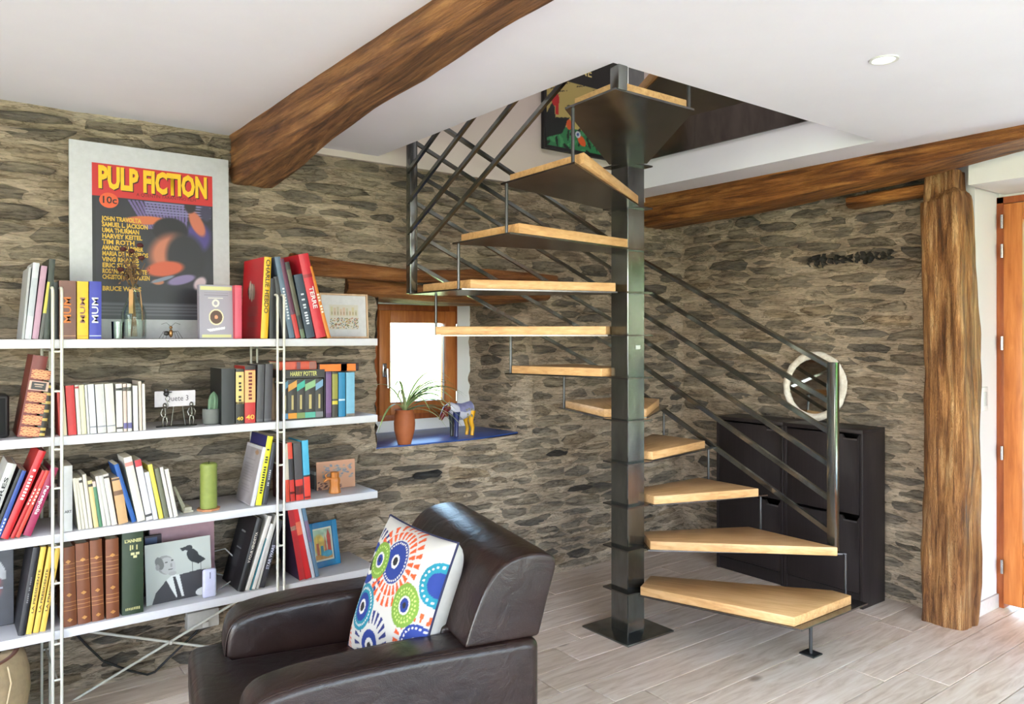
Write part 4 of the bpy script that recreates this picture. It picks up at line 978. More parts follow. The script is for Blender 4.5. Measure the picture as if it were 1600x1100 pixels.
# third shelf, middle bay
book(Z3, 99.5, 113.5, 728, (214, 212, 212), dp=.16, desc='upright tall white book', title=[('ART', .30, .8, 'h', (60, 60, 62), .5)], bars=((.285, .288, (160, 160, 160)),))
mid = [(122.5, 127.5, 748, 113, CR, 'thin cream paperback leaning'), (128.3, 133, 748, 118, (216, 206, 190), 'thin cream paperback leaning'), (133.6, 139, 747, 122.5, CR, 'cream paperback with dark dot', ((.9, .95, (60, 50, 44)),)), (139.6, 145.5, 742, 128.5, (222, 210, 194), 'taller cream paperback'),
       (147, 154.5, 752, 136.5, (220, 200, 140), 'pale yellow paperback with dark dot', ((.87, .93, (50, 44, 40)),)), (155.3, 160.5, 753, 144, (76, 130, 96), 'slim green paperback', ((.88, 1, (214, 190, 180)),)), (161, 167, 745, 149, (214, 206, 200), 'pale grey cream paperback'), (167.6, 174, 744, 154.5, (208, 204, 198), 'pale grey paperback'),
       (174.8, 183.5, 742, 161, (224, 212, 202), 'cream paperback with dark dot', ((.92, .96, (60, 50, 44)),)), (185.5, 201, 748, 174, (206, 162, 112), 'thick tan paperback', ((.94, .98, (80, 56, 40)), (.62, .72, (120, 84, 56)))), (206.5, 214, 727, 178, (24, 84, 160), 'tall blue paperback', ()),
       (215, 228, 716, 193, (226, 218, 204), 'tall wide cream paperback', ((.86, .92, (206, 130, 120)),)), (229, 239.5, 720, 210, (220, 214, 218), 'white paperback with red top', ((.89, 1, (190, 50, 60)), (.06, .1, (60, 56, 60)))), (240, 247.5, 739, 225.5, (214, 212, 222), 'white slim paperback'),
       (249, 256, 727, 231, (226, 210, 84), 'bright yellow paperback'), (257, 264.5, 733, 241, (112, 112, 90), 'grey green paperback'), (265.5, 271, 731, 249.5, (222, 212, 206), 'slim white paperback'), (272, 278.5, 734, 257, (224, 216, 206), 'white paperback at the end of the row')]
for it in mid:
    a_, b_, yt, xt, cc, ds = it[:6]; book(Z3, a_, b_, yt, cc, xt=xt, desc=ds, bars=it[6] if len(it) > 6 else (), dp=.12)
gb_ = book(Z3, 391.5, 398, 700, (214, 208, 212), xt=411, dp=.19, desc='pale grey paperback showing its back cover')
c = Canvas(50, 60, (170, 160, 162)); c.mottle(.14, 9, 3); c.ell(.75, .93, .12, .04, (170, 130, 96))
for k in range(24): c.rect(.14, .2 + k * .026, .8 - (k % 5) * .03, .208 + k * .026, (150, 142, 144))
ink_mesh('cover_print', lambda u, v: (-.0008, .186 - u * .18, .003 + v * .222), c, gb_)
book(Z3, 399, 408.5, 683, (44, 40, 104), xt=418, dp=.19, desc='tall yellow book with black title', bars=((0, 1, (228, 220, 40)),), title=[('#18', .5, .66, 'up', (36, 34, 20), .7)])
book(Z3, 409.5, 417, 693, (56, 56, 64), xt=426, dp=.16, desc='dark grey slim book', title=[('#9', .42, .3, 'up', (200, 200, 204), .5)])
# third shelf, right bay: a set whose spines share a red drawing
book(Z3, 447, 453, 694, (84, 26, 26), xt=443.5, dp=.15, desc='cream spined volume', bars=((.38, 1, (220, 206, 190)), (0, .38, (222, 70, 40)),))
book(Z3, 454, 461.5, 692, (52, 48, 52), xt=448.5, dp=.15, desc='black volume with red head and foot', bars=((0, .36, (214, 46, 34)), (.12, .16, (50, 30, 30)), (.72, 1, (228, 72, 48))))
book(Z3, 462.5, 475, 693, (74, 68, 70), xt=458, dp=.15, desc='wide grey volume with red foot', bars=((0, .36, (214, 52, 38)), (.1, .25, (60, 62, 60))))
book(Z3, 476, 486, 689, (70, 170, 206), xt=471.5, dp=.15, desc='sky blue volume with red foot', bars=((0, .38, (222, 60, 40)), (.02, .05, (120, 30, 26)), (.38, .41, (30, 28, 28))))
# lowest shelf, left bay
bb_ = book(Z4, 28, 39, 857, (34, 32, 38), xt=52, dp=.2, hard=True, desc='black large book', title=[('#13', .52, .3, 'up', (120, 118, 124), .35)])
for (a_, b_, xt) in ((40.5, 49.5, 64), (51.5, 60.5, 76), (62, 71, 87)):
    book(Z4, a_, b_, 856, (232, 190, 76), xt=xt, dp=.2, desc='yellow comic album', title=[("LA PRESIDENTE", .49, .5, 'up', (52, 40, 30), .55)], bars=((.02, .98, (234, 192, 80)),))
x0 = at_y(0, 900, 3.2)[0]
pb = thing('picture_book', 'dark comic album shown by its front cover, far left of the lowest shelf', 'book', (-.06, 3.245, Z4 + .001), (math.radians(-6), 0, 0))
b = MB(); b.box((0, 0, 0), (.30, .012, .30)); obj('cover', b, plain((40, 36, 44), .4, name='album_cover'), pb, bevel=.001)
c = Canvas(90, 90, (40, 36, 46)); c.ell(.62, .72, .22, .16, (88, 78, 104), 0, .3); c.ell(.72, .5, .16, .22, (116, 40, 52), .3, .3); c.ell(.78, .86, .08, .1, (60, 58, 62)); c.ell(.86, .66, .05, .14, (150, 148, 150), .4); c.mottle(.5, 16, 4)
ink_mesh('cover_print', lambda u, v: (.002 + u * .296, -.0008, .002 + v * .296), c, pb)
text_obj('AT', .05, (150, 150, 166), pb, (.235, -.002, .115), 'h', 'title', bold=.001)
# lowest shelf, middle bay
for i, (a_, b_, yt) in enumerate(((99, 121, 855), (120.5, 143, 849), (143, 163.5, 844), (165, 187, 842))):
    g = book(Z4, a_ + (1 if i else 0), b_, yt, (122, 66, 34), lean=-1.6 if i < 3 else -.5, dp=.16, hard=True, desc='brown leather volume with gilt tooling',
             bars=[(f, f + .006, (196, 140, 84)) for f in (.20, .25, .30, .55, .62, .66, .72, .78)])
    wd = (at_y(b_, 500, 3.098)[0] - at_y(a_, 500, 3.098)[0]) * .93
    for f in (.09, .43, .88):
        b = MB(); h_ = .26 * f; b.add([(wd * .28, -.0065, h_), (wd * .5, -.0068, h_ - .007), (wd * .72, -.0065, h_), (wd * .5, -.0068, h_ + .007)], [(0, 1, 2, 3)]); obj('gilt_lozenge', b, plain((206, 146, 80), .35, .3, name='gilt'), g)
gr = book(Z4, 190.5, 225, 832, (44, 60, 38), dp=.17, hard=True, desc='thick green hardback with gold letters', title=[("L'ANNEE", .90, .78, 'h', (196, 190, 130), .22), ('#5', .82, .5, 'h', (196, 190, 130), .4), ('#9', .07, .7, 'h', (196, 190, 130), .2)])
for (a_, b_, f) in ((.35, .5, .70), (.55, .7, .70), (.45, .6, .665)):
    b = MB(); b.box((.082 * a_, -.006, .31 * f), (.082 * b_, -.005, .31 * (f + .03))); obj('gold_emblem', b, plain((206, 200, 150), .4, name='gold_print'), gr)
yb = book(Z4, 371, 382, 812, (30, 26, 28), xt=402, dp=.2, hard=True, desc='thick black book with white title', title=[("V POUR VENDETTA", .60, .42, 'up', (222, 210, 196), .52)])
c = Canvas(50, 70, (26, 24, 26)); c.rect(.3, .62, .62, .85, (40, 40, 42)); c.rect(.32, .60, .6, .62, (150, 150, 150)); c.rect(.25, .3, .6, .56, (48, 48, 50)); c.rect(.3, .08, .6, .26, (40, 40, 42)); c.rect(.35, .87, .6, .9, (130, 130, 130))
ink_mesh('cover_print', lambda u, v: (-.0008, .195 - u * .19, .004 + v * .24), c, yb)
book(Z4, 383, 390, 808, (222, 214, 206), xt=419, dp=.19, desc='slim white album')
book(Z4, 390.5, 393, 842, (54, 116, 128), xt=415, dp=.18, desc='thin teal album')
book(Z4, 393.5, 399.5, 820, (224, 218, 212), xt=423, dp=.18, desc='white album with pale spine')
book(Z4, 400.5, 404.5, 806, (196, 190, 182), xt=431, dp=.19, desc='thin pale grey album')
book(Z4, 405.5, 414, 815, (52, 50, 56), xt=435, dp=.18, desc='dark album with white capitals', title=[('STAR WARS', .45, .36, 'up', (216, 214, 232), .8)])
# lowest shelf, right bay
book(Z4, 468, 477.5, 797, (50, 30, 52), xt=449, dp=.2, desc='red tall album', bars=((0, 1, (186, 34, 42)), (.7, .76, (220, 190, 160)),))
book(Z4, 478, 487, 795, (208, 28, 34), xt=456.5, dp=.2, desc='bright red tall album', bars=((.62, .8, (224, 110, 80)),))
book(Z4, 487.8, 493, 794, (206, 206, 216), xt=465, dp=.2, desc='white tall album')
book(Z4, 493.8, 499.5, 793, (96, 124, 150), xt=471, dp=.2, desc='grey blue tall album', bars=((.5, .8, (120, 100, 130)),))
# ------------------------------------------------------------------ framed poster on the top shelf
Yp = 3.37
A0 = at_y(108, 400, Yp)[0]; A1 = at_y(357.5, 400, Yp)[0]; PWd = A1 - A0; PH = at_y(232, 233, Yp)[2] - Z1
lean_p = math.radians(2.2)
po = thing('framed_poster', 'large white framed film poster with yellow title on a red band, on the top shelf', 'poster', (A0, 3.345, Z1 + .001), (-lean_p, 0, 0))
b = MB(); b.box((0, 0, 0), (PWd, .018, PH)); obj('frame_board', b, plain((214, 214, 220), .5, name='white_mount'), po, bevel=.002)
px0, px1 = PWd * .128, PWd * .885; pz0, pz1 = PH * .10, PH * .895; qw, qh = px1 - px0, pz1 - pz0
c = Canvas(200, 260, (40, 40, 50)); c.mottle(.25, 12, 2)
for k in range(16): c.poly([(.28 + k * .032, .78), (.30 + k * .032, .78), (.44 + k * .022, .60), (.42 + k * .022, .60)], (112, 96, 150))
for k in range(5): c.rect(.42, .70 + k * .018, .98, .708 + k * .018, (128, 124, 168))
c.ell(.86, .56, .12, .10, (72, 58, 130), .4, .4); c.ell(.42, .655, .17, .028, (206, 110, 70), .05, .3); c.ell(.63, .60, .15, .085, (26, 24, 32), 0, .15); c.ell(.62, .45, .17, .12, (196, 118, 92), .3, .5)
c.ell(.76, .42, .17, .16, (34, 34, 42), -.6, .3); c.ell(.58, .34, .16, .05, (206, 92, 60), .12, .3); c.ell(.86, .66, .10, .05, (196, 110, 84), -.9, .3)
c.ell(.72, .27, .12, .03, (140, 124, 170), .2, .3); c.ell(.52, .25, .05, .018, (190, 120, 90), 0, .3); c.ell(.88, .25, .06, .04, (214, 190, 200), .5, .4); c.ell(.56, .27, .10, .012, (130, 140, 160), .25, .3)
c.ell(.80, .78, .05, .05, (40, 30, 34), .5, .3); c.ell(.94, .74, .05, .06, (60, 56, 84), 0, .4)
c.rect(0, 0, 1, .11, (74, 74, 84)); 
for k in range(4): c.rect(.05, .025 + k * .022, .97, .036 + k * .022, (104, 104, 114))
c.rect(0, .79, 1, 1, (200, 44, 44)); c.rect(.0, .0, .03, .79, (34, 34, 40))
ink_mesh('poster_print', lambda u, v: (px0 + u * qw, -.0012, pz0 + v * qh), c, po)
YEL = (250, 200, 30)
for (dx, dz, col_, dy) in ((.004, -.004, (70, 16, 14), -.0018), (0, 0, YEL, -.0024)):
    text_obj('PULP FICTION', .118, col_, po, (px0 + qw * .5 + dx, dy, pz0 + qh * .905 + dz), 'h', 'title', fit=qw * .90, ymax=True, bold=.0055)
text_obj('A QUENTIN TARANTINO FILM', .018, (90, 20, 20), po, (px0 + qw * .6, -.002, pz0 + qh * .82), 'h', 'subtitle', fit=qw * .5, ymax=True)
b = MB(); b.add([(px0 + qw * .13 + .034 * math.cos(2*PI*k/28), -.002, pz0 + qh * .765 + .030 * math.sin(2*PI*k/28)) for k in range(28)], [tuple(range(28))]); obj('price_roundel', b, plain((232, 96, 50), .5, name='orange_ink'), po)
text_obj('10c', .038, (40, 20, 20), po, (px0 + qw * .13, -.0026, pz0 + qh * .765), 'h', 'price', fit=.05, ymax=True, bold=.0008)
for i, s in enumerate(['JOHN TRAVOLTA', 'SAMUEL L. JACKSON', 'UMA THURMAN', 'HARVEY KEITEL', 'TIM ROTH', 'AMANDA PLUMMER', 'MARIA DE MEDEIROS', 'VING RHAMES', 'ERIC STOLTZ', 'ROSANNA ARQUETTE', 'CHRISTOPHER WALKEN', '', 'BRUCE WILLIS']):
    if s: text_obj(s, .0245, (226, 182, 60), po, (px0 + qw * .075, -.002, pz0 + qh * (.645 - i * .0375)), 'h', 'cast_line', fit=qw * (.16 + .012 * len(s)), ymax=True, bold=.0009, align='LEFT')
for i, s in enumerate(('produced by', 'a band apart')): pass
# small framed street drawing
fx0, fx1 = at_y(500, 500, 3.33)[0], at_y(575, 500, 3.33)[0]; fw = fx1 - fx0; fh = at_y(540, 459, 3.33)[2] - Z1
fr = thing('small_picture_frame', 'pale wood framed drawing of coloured houses at the right end, top shelf', 'frame', (fx0, 3.32, Z1 + .001), (math.radians(-4), 0, 0))
def pframe(par, w_, h_, t, dep, mat_): 
    b = MB(); b.box((0, 0, 0), (t, dep, h_)); b.box((w_ - t, 0, 0), (w_, dep, h_)); b.box((t, 0, 0), (w_ - t, dep, t)); b.box((t, 0, h_ - t), (w_ - t, dep, h_)); obj('frame_moulding', b, mat_, par, bevel=.0015)
pframe(fr, fw, fh, .008, .018, wood('pale_beech', [(176, 140, 110), (196, 164, 134), (210, 182, 154)], 2, 5, 8, .5, .03))
b = MB(); b.box((.008, .008, .008), (fw - .008, .014, fh - .008)); obj('mount', b, plain((234, 232, 236), .6, name='white_mount'), fr)
c = Canvas(90, 70, (226, 218, 206)); r_ = np.random.RandomState(4)
for k in range(9): u = .04 + k * .105; c.rect(u, .56, u + .08, .56 + .2 + r_.rand() * .16, (206 + r_.rand() * 20, 190 + r_.rand() * 20, 170)); c.rect(u + .03, .6, u + .05, .72, (150, 130, 110))
for k in range(160):
    c.ell(r_.rand(), .04 + r_.rand() * .42, .02, .022, [(176, 150, 60), (90, 110, 84), (180, 96, 70), (96, 120, 140), (214, 180, 140)][r_.randint(5)])
ink_mesh('drawing', lambda u, v: (fw * (.2 + .6 * u), .0072, fh * (.2 + .55 * v)), c, fr)
# blue framed picture on the lowest shelf
bx0 = at_y(487, 875, 3.2)[0]; fb = thing('blue_picture_frame', 'bright blue frame with a colourful city painting, lowest shelf', 'frame', (bx0, 3.20, Z4 + .001), (math.radians(-12), 0, math.radians(9)))
bw = .150; bh = .196
pframe(fb, bw, bh, .026, .016, wood('blue_lacquer', [(10, 84, 134), (22, 110, 160), (34, 128, 176)], 2, 4, 3, .25, .02))
c = Canvas(70, 90, (176, 206, 180)); c.ell(.3, .5, .3, .3, (226, 190, 90), 0, .3); c.rect(0, 0, 1, .2, (200, 140, 70)); c.poly([(.55, .2), (.62, .85), (.7, .2)], (214, 110, 80)); c.rect(.72, .2, .9, .7, (190, 60, 50)); c.poly([(.7, .7), (.81, .95), (.92, .7)], (196, 70, 56)); c.rect(.15, .2, .28, .55, (190, 90, 60)); c.rect(.36, .15, .5, .45, (60, 140, 160)); c.ell(.7, .2, .25, .1, (60, 150, 180)); c.mottle(.3, 12, 3)
for (q0, q1, q2, q3) in ((0, 0, 1, .05), (0, .95, 1, 1), (0, 0, .06, 1), (.94, 0, 1, 1)): c.rect(q0, q1, q2, q3, (240, 236, 214))
ink_mesh('painting', lambda u, v: (.026 + u * (bw - .052), .008, .026 + v * (bh - .052)), c, fb)
# glass bottle vase with dried flowers
vx, vy = at_y(209, 500, 3.17)[0], 3.17
va = thing('bottle_vase', 'clear glass bottle holding dried flowers in front of the poster', 'vase', (vx, vy, Z1))
M_VG = glass('green_tinted_glass', (.94, .98, .95, 1), .45, .04)
b = MB(); b.lathe([(.001, .002), (.040, .002), (.043, .008), (.043, .095), (.040, .112), (.022, .15), (.017, .17), (.016, .20), (.019, .205), (.0165, .206), (.014, .20), (.015, .17), (.020, .15), (.037, .11), (.0405, .095), (.0405, .010), (.001, .006)], 32); obj('bottle', b, M_VG, va, smooth=50)
b = MB(); b.box((-.022, -.03, .095), (-.008, -.027, .185)); o = obj('paper_tag', b, plain((206, 158, 104), .8, name='kraft_paper'), va); b = MB(); b.tube([(-.012, -.022, .19), (.018, -.018, .185), (.024, -.02, .12), (.026, -.02, .07)], .0022); obj('raffia_string', b, plain((196, 150, 100), .8, name='raffia'), va, smooth=50)
rr = random.Random(8); b = MB(); tips = []
for k in range(16):
    a = rr.uniform(0, 2 * PI); rd = rr.uniform(.005, .06); h = rr.uniform(.22, .36)
    p = (rd * math.cos(a) - .01, rd * math.sin(a) * .6, h); b.tube([(rr.uniform(-.01, .01), rr.uniform(-.01, .01), .01), (0, 0, .18), ((p[0]) * .5, p[1] * .5, .18 + (h - .18) * .6), p], .0012, 5); tips.append(p)
obj('dried_stems', b, plain((128, 96, 60), .9, name='dry_stem'), va, smooth=50)
b = MB()
for k in range(170):
    p = rr.choice(tips); q = rr.uniform(.45, 1.0); c_ = (p[0] * q + rr.gauss(0, .014), p[1] * q + rr.gauss(0, .01), .19 + (p[2] - .19) * q + rr.gauss(0, .012)); s = rr.uniform(.004, .011)
    d = Vector((rr.gauss(0, 1), rr.gauss(0, 1), rr.gauss(0, 1))).normalized(); e = d.orthogonal() * s * .5; d = d * s
    cc_ = Vector(c_); b.add([cc_ - d, cc_ + e, cc_ + d, cc_ - e], [(0, 1, 2, 3)])
o = obj('dried_leaves', b, plain((124, 92, 62), .9, name='dry_leaf', var=.4), va); o['kind'] = 'stuff'
for p in ((.018, -.02, .352), (-.038, -.01, .335), (.022, -.022, .305), (-.01, -.01, .33), (-.045, 0, .26)):
    b = MB(); b.ball(p, .0115, 10, 6, (1.1, 1, .8)); obj('dried_flower', b, plain((78, 26, 26), .85, name='dry_petal'), va, smooth=60)
va2 = thing('small_glass', 'small clear empty glass left of the flower bottle', 'glass', (at_y(184, 500, 3.16)[0], 3.16, Z1)); b = MB(); b.lathe([(.001, .001), (.020, .001), (.022, .065), (.0205, .065), (.019, .004), (.001, .004)], 24); obj('tumbler', b, M_GLASS, va2, smooth=50)
# wire insect
ix = at_y(267, 500, 3.13)[0]; ins = thing('wire_insect', 'tiny metal wire insect figure in front of the poster', 'figurine', (ix, 3.13, Z1))
b = MB(); b.ball((0, 0, .022), .008, 10, 6, (1, 1, 2)); b.ball((0, 0, .044), .006); obj('body', b, plain((150, 110, 70), .3, .8, name='brass'), ins, smooth=60)
b = MB()
for s in (-1, 1):
    for k in (.6, 1, 1.4): b.tube([(0, 0, .025), (s * .018 * k, 0, .03), (s * .03 * k, 0, .002)], .0009, 5)
    b.tube([(0, 0, .048), (s * .016, 0, .062), (s * .034, 0, .056)], .0008, 5)
obj('wire_legs', b, plain((90, 84, 80), .4, .8, name='wire'), ins, smooth=50)
b = MB(); b.ball((-.016, 0, .022), .009, 10, 6, (1.2, .6, 1)); obj('shield', b, plain((70, 66, 64), .4, .6, name='dark_metal'), ins, smooth=60)
# grey book shown by its front cover
gx0, gx1 = at_y(312, 500, 3.12)[0], at_y(365, 500, 3.12)[0]; gw = gx1 - gx0; gh = at_y(340, 445, 3.12)[2] - Z1
gk = thing('front_facing_book', 'lilac grey book with a dark eye roundel facing out, top shelf', 'book', (gx0, 3.12, Z1 + .0005), (math.radians(-3), 0, 0))
b = MB(); b.box((0, 0, 0), (gw, .03, gh)); obj('cover', b, plain((158, 152, 166), .5, name='grey_card'), gk, bevel=.001)
c = Canvas(90, 130, (160, 154, 168)); c.rect(.03, .9, .97, .97, (214, 210, 150)); c.rect(.06, .02, .94, .07, (214, 210, 150)); c.ell(.49, .40, .22, .15, (236, 220, 180)); c.ell(.49, .40, .185, .125, (84, 56, 44)); c.ell(.49, .40, .05, .035, (230, 150, 110)); c.ell(.48, .66, .11, .072, (236, 232, 214)); c.ell(.48, .66, .06, .04, (160, 154, 168))
for k in (.8, .845): c.rect(.14, k, .86, k + .014, (132, 126, 140))
c.rect(.25, .745, .7, .76, (222, 218, 210)); c.poly([(.2, .17), (.75, .22), (.75, .18), (.3, .13)], (238, 236, 240))
ink_mesh('cover_print', lambda u, v: (.001 + u * (gw - .002), -.0008, .001 + v * (gh - .002)), c, gk)
# ------------------------------------------------------------------ second shelf ornaments
b = MB(); x0 = at_y(-40, 500, 3.14)[0]; x1 = at_y(15, 500, 3.14)[0]; sp_ = thing('black_loudspeaker', 'small black loudspeaker box at the left edge of the second shelf', 'speaker', (x0, 3.14, Z2)); b.box((0, 0, .001), (x1 - x0, .12, .15)); bo = obj('speaker_box', b, M_BLACK, sp_, bevel=.012, seg=3)
b = MB(); b.box((.012, -.003, .012), (x1 - x0 - .012, .002, .138)); obj('speaker_grille', b, plain((14, 13, 14), .9, name='black_mesh'), sp_, bevel=.002)
sx = at_y(276, 500, 3.16)[0]; sk = thing('skeleton_diorama', 'two little metal skeleton figures holding up a white card', 'figurine', (sx, 3.16, Z2))
M_TIN = plain((150, 146, 140), .28, .9, name='tin')
b = MB(); b.lathe([(.001, 0), (.075, 0), (.075, .004), (.001, .004)], 32, sy=.45); obj('oval_base', b, plain((60, 58, 58), .4, .5, name='dark_metal'), sk, smooth=40)
b = MB(); b.tube([(-.018, .01, .004), (-.010, .005, .078)], .0018, 6); b.tube([(.034, .01, .004), (.022, .005, .078)], .0018, 6); obj('easel_legs', b, M_TIN, sk, smooth=50)
b = MB(); b.box((-.080, -.004, .078), (.068, -.0025, .138)); cd = obj('card', b, plain((216, 208, 214), .6, name='white_card'), sk); text_obj('Quete 3', .030, (70, 60, 70), cd, (.0, -.0052, .108), 'h', 'handwriting', fit=.085, ymax=True)
for (ox, flip, reach) in ((-.045, 1, .108), (.052, -1, .05)):
    b = MB()
    b.tube([(ox, -.01, .040), (ox + .002, -.01, .055), (ox, -.01, .072)], .0022, 6)
    for k in range(4): b.tube([(ox - .007, -.01, .055 + k * .005), (ox, -.014, .054 + k * .005), (ox + .007, -.01, .055 + k * .005)], .0012, 5)
    b.ball((ox, -.01, .084), .0085, 10, 7, (.9, 1, 1.15)); b.ball((ox, -.01, .04), .006, 8, 5, (1.4, 1, .8))
    for s in (-1, 1):
        b.tube([(ox + s * .005, -.01, .039), (ox + s * .008, -.012, .022), (ox + s * .006, -.01, .006), (ox + s * .011, -.016, .004)], .0018, 6)
        if flip * s > 0 and flip == 1: b.tube([(ox + s * .008, -.01, .070), (ox + s * .012, -.014, .085), (ox + s * .004, -.012, .112)], .0016, 6)
        else: b.tube([(ox + s * .008, -.01, .070), (ox + s * .015, -.012, .055), (ox + s * .010, -.014, .042)], .0016, 6)
    obj('skeleton_figure', b, M_TIN, sk, smooth=50)
b = MB(); b.ball((-.040, -.01, .128), .010); b.tube([(-.05, -.012, .13), (-.02, -.012, .134)], .002); b.lathe([(.012, 0), (.007, .003), (.006, .01), (.001, .011)], 12, c=(-.040, -.01, .136)); obj('held_skull', b, plain((70, 66, 66), .4, .6, name='dark_metal'), sk, smooth=50)
cx_ = at_y(330, 500, 3.15)[0]; ca = thing('potted_cactus', 'small green cactus in a round grey pot beside the dinosaur novel', 'plant', (cx_, 3.15, Z2))
b = MB(); b.lathe([(.001, .001), (.026, .001), (.031, .006), (.033, .03), (.0325, .062), (.029, .062), (.028, .05), (.001, .05)], 28); obj('pot', b, plain((112, 114, 110), .8, name='grey_cement'), ca, smooth=40)
b = MB(); rs = []
for i in range(14):
    t = i / 13; r0 = .0165 * math.sin(PI * min(1, .22 + .78 * (1 - t) + .0)) ** .5 if t > .6 else .0165; r0 = .0165 * (1 - max(0, (t - .55) / .45) ** 2.2) + .0006
    rs.append([(.006 + .004 * t + r0 * (1 + .14 * math.cos(9 * a)) * math.cos(a), r0 * (1 + .14 * math.cos(9 * a)) * math.sin(a), .048 + .082 * t) for a in [2 * PI * k / 54 for k in range(54)]])
b.rings(rs); obj('cactus_body', b, plain((104, 134, 106), .7, name='cactus_skin', var=.15), ca, smooth=60)
jx = at_y(430, 500, 3.12)[0]; ju = thing('tan_bottle', 'slim tan stoneware bottle behind the right wire upright', 'bottle', (jx, 3.15, Z2)); b = MB(); b.lathe([(.001, .001), (.013, .001), (.0145, .01), (.014, .11), (.010, .14), (.009, .16), (.013, .168), (.013, .176), (.001, .176)], 20); obj('bottle_body', b, plain((150, 122, 96), .7, name='stoneware'), ju, smooth=50)
# ------------------------------------------------------------------ third shelf ornaments
gx = at_y(326, 500, 3.15)[0]; cs_ = thing('coaster', 'octagonal terracotta coaster under the green candle', 'coaster', (gx, 3.15, Z3)); b = MB(); b.lathe([(.001, 0), (.043, 0), (.045, .003), (.045, .008), (.001, .008)], 8); obj('tile', b, plain((204, 140, 96), .7, name='terracotta'), cs_, smooth=20)
cn = thing('candle', 'thick olive green pillar candle on a terracotta coaster', 'candle', (gx, 3.15, Z3 + .0085)); b = MB(); b.lathe([(.001, 0), (.031, 0), (.032, .004), (.0315, .155), (.033, .163), (.032, .172), (.027, .176), (.018, .172), (.001, .170)], 32); obj('wax', b, plain((142, 152, 74), .5, name='green_wax', var=.1), cn, smooth=50); b = MB(); b.tube([(0, 0, .17), (.001, 0, .185)], .001, 5); obj('wick', b, M_BLACK, cn)
kx0, kx1 = at_y(486, 700, 3.30)[0], at_y(548, 700, 3.30)[0]
bx_ = thing('card_box', 'grey card drawer box with a metal label holder, third shelf', 'box', ((kx0 + kx1) / 2, 3.26, Z3)); b = MB(); w_ = (kx1 - kx0) / 2; b.box((-w_, 0, .001), (w_, .11, .075)); o = obj('box_body', b, plain((88, 84, 82), .7, name='grey_card'), bx_, bevel=.002)
b = MB(); b.box((-w_ - .001, -.001, .066), (w_ + .001, .111, .082)); obj('box_lid', b, plain((166, 160, 156), .7, name='pale_card'), bx_, bevel=.001); b = MB(); b.box((w_ - .034, -.003, .03), (w_ - .012, 0, .045)); obj('label_holder', b, M_CHROME, bx_)
cpb = thing('copper_postcard', 'copper coloured card with a blue engraved scene behind the wooden figure', 'card', (kx0, 3.235, Z3 + .001), (math.radians(-3), 0, 0)); pw_ = (kx1 - kx0) * .97
b = MB(); b.box((0, 0, 0), (pw_ * .985, .003, .125)); obj('card_sheet', b, plain((190, 140, 108), .6, name='kraft_card'), cpb)
c = Canvas(90, 60, (196, 142, 110)); r_ = np.random.RandomState(9)
for k in range(70): c.ell(.15 + .8 * r_.rand(), .45 + .35 * r_.rand() + .1 * math.sin(k), .035, .03, (110, 120, 134) if k % 2 else (150, 138, 130), r_.rand() * 3)
for k in range(30): c.ell(.05 + .6 * r_.rand(), .02 + .28 * r_.rand(), .04, .02, (84, 44, 44), .4)
c.rect(.0, .93, .5, 1, (206, 150, 116)); ink_mesh('engraving', lambda u, v: (u * pw_ * .985, -.0008, v * .125), c, cpb)
wx_ = at_y(521, 500, 3.17)[0]; wf = thing('wooden_figure', 'carved orange wood grinder with a side handle, third shelf right end', 'ornament', (wx_, 3.155, Z3)); M_CW = wood('carved_wood', [(136, 76, 28), (172, 104, 44), (192, 124, 60)], 2, 4, 6, .4, .1)
b = MB(); b.lathe([(.001, .0005), (.026, .0005), (.027, .006), (.023, .02), (.021, .04), (.024, .055), (.021, .066), (.018, .070), (.019, .088), (.0165, .092), (.001, .093)], 9); obj('turned_body', b, M_CW, wf, smooth=30)
b = MB(); b.tube([(-.015, 0, .062), (-.035, 0, .066), (-.052, 0, .052)], [.008, .0085, .004], 8); b.tube([(-.03, 0, .06), (-.044, 0, .078), (-.034, 0, .088)], [.004, .005, .003], 8); obj('handle', b, M_CW, wf, smooth=50)
ls_ = thing('loose_leaflets', 'small bundle of pale leaflets slumped at the end of the paperback row', 'papers', (at_y(281, 500, 3.2)[0], 3.14, Z3 + .001))
b = MB(); b.add([(0, 0, 0), (.02, .02, 0), (-.02, .05, .10), (-.032, .03, .10)], [(0, 1, 2, 3)]); b.box((.0, .0, 0), (.035, .10, .008)); b.box((.004, .004, .008), (.03, .1, .02)); obj('sheets', b, plain((196, 188, 168), .8, name='old_paper'), ls_)
# ------------------------------------------------------------------ lowest shelf ornaments
lx0, lx1 = at_y(235, 830, 3.30)[0], at_y(336, 830, 3.30)[0]
pf = thing('pink_folder', 'pink folder with dark edges standing behind the photograph card', 'folder', (lx0, 3.30, Z4 + .001), (math.radians(-3), 0, 0)); b = MB(); b.box((0, 0, 0), (lx1 - lx0, .008, .25)); obj('cover', b, plain((204, 158, 164), .6, name='pink_card'), pf, bevel=.001); b = MB(); b.box((-.002, .008, 0), (lx1 - lx0, .022, .262)); obj('backing', b, plain((52, 50, 54), .6, name='dark_card'), pf)
dk = thing('standing_booklet', 'dark booklet with a blue patch between green hardback and pink folder', 'book', (at_y(226, 850, 3.27)[0], 3.27, Z4 + .001)); b = MB(); b.box((0, 0, 0), (.062, .012, .235)); obj('cover', b, plain((58, 40, 50), .5, name='dark_cover'), dk); b = MB(); b.box((.002, -.001, .15), (.045, 0, .228)); obj('blue_patch', b, plain((84, 96, 130), .5, name='blue_print'), dk)
hx0, hx1 = at_y(227, 900, 3.17)[0], at_y(331, 900, 3.17)[0]; hw = hx1 - hx0; hh = .225
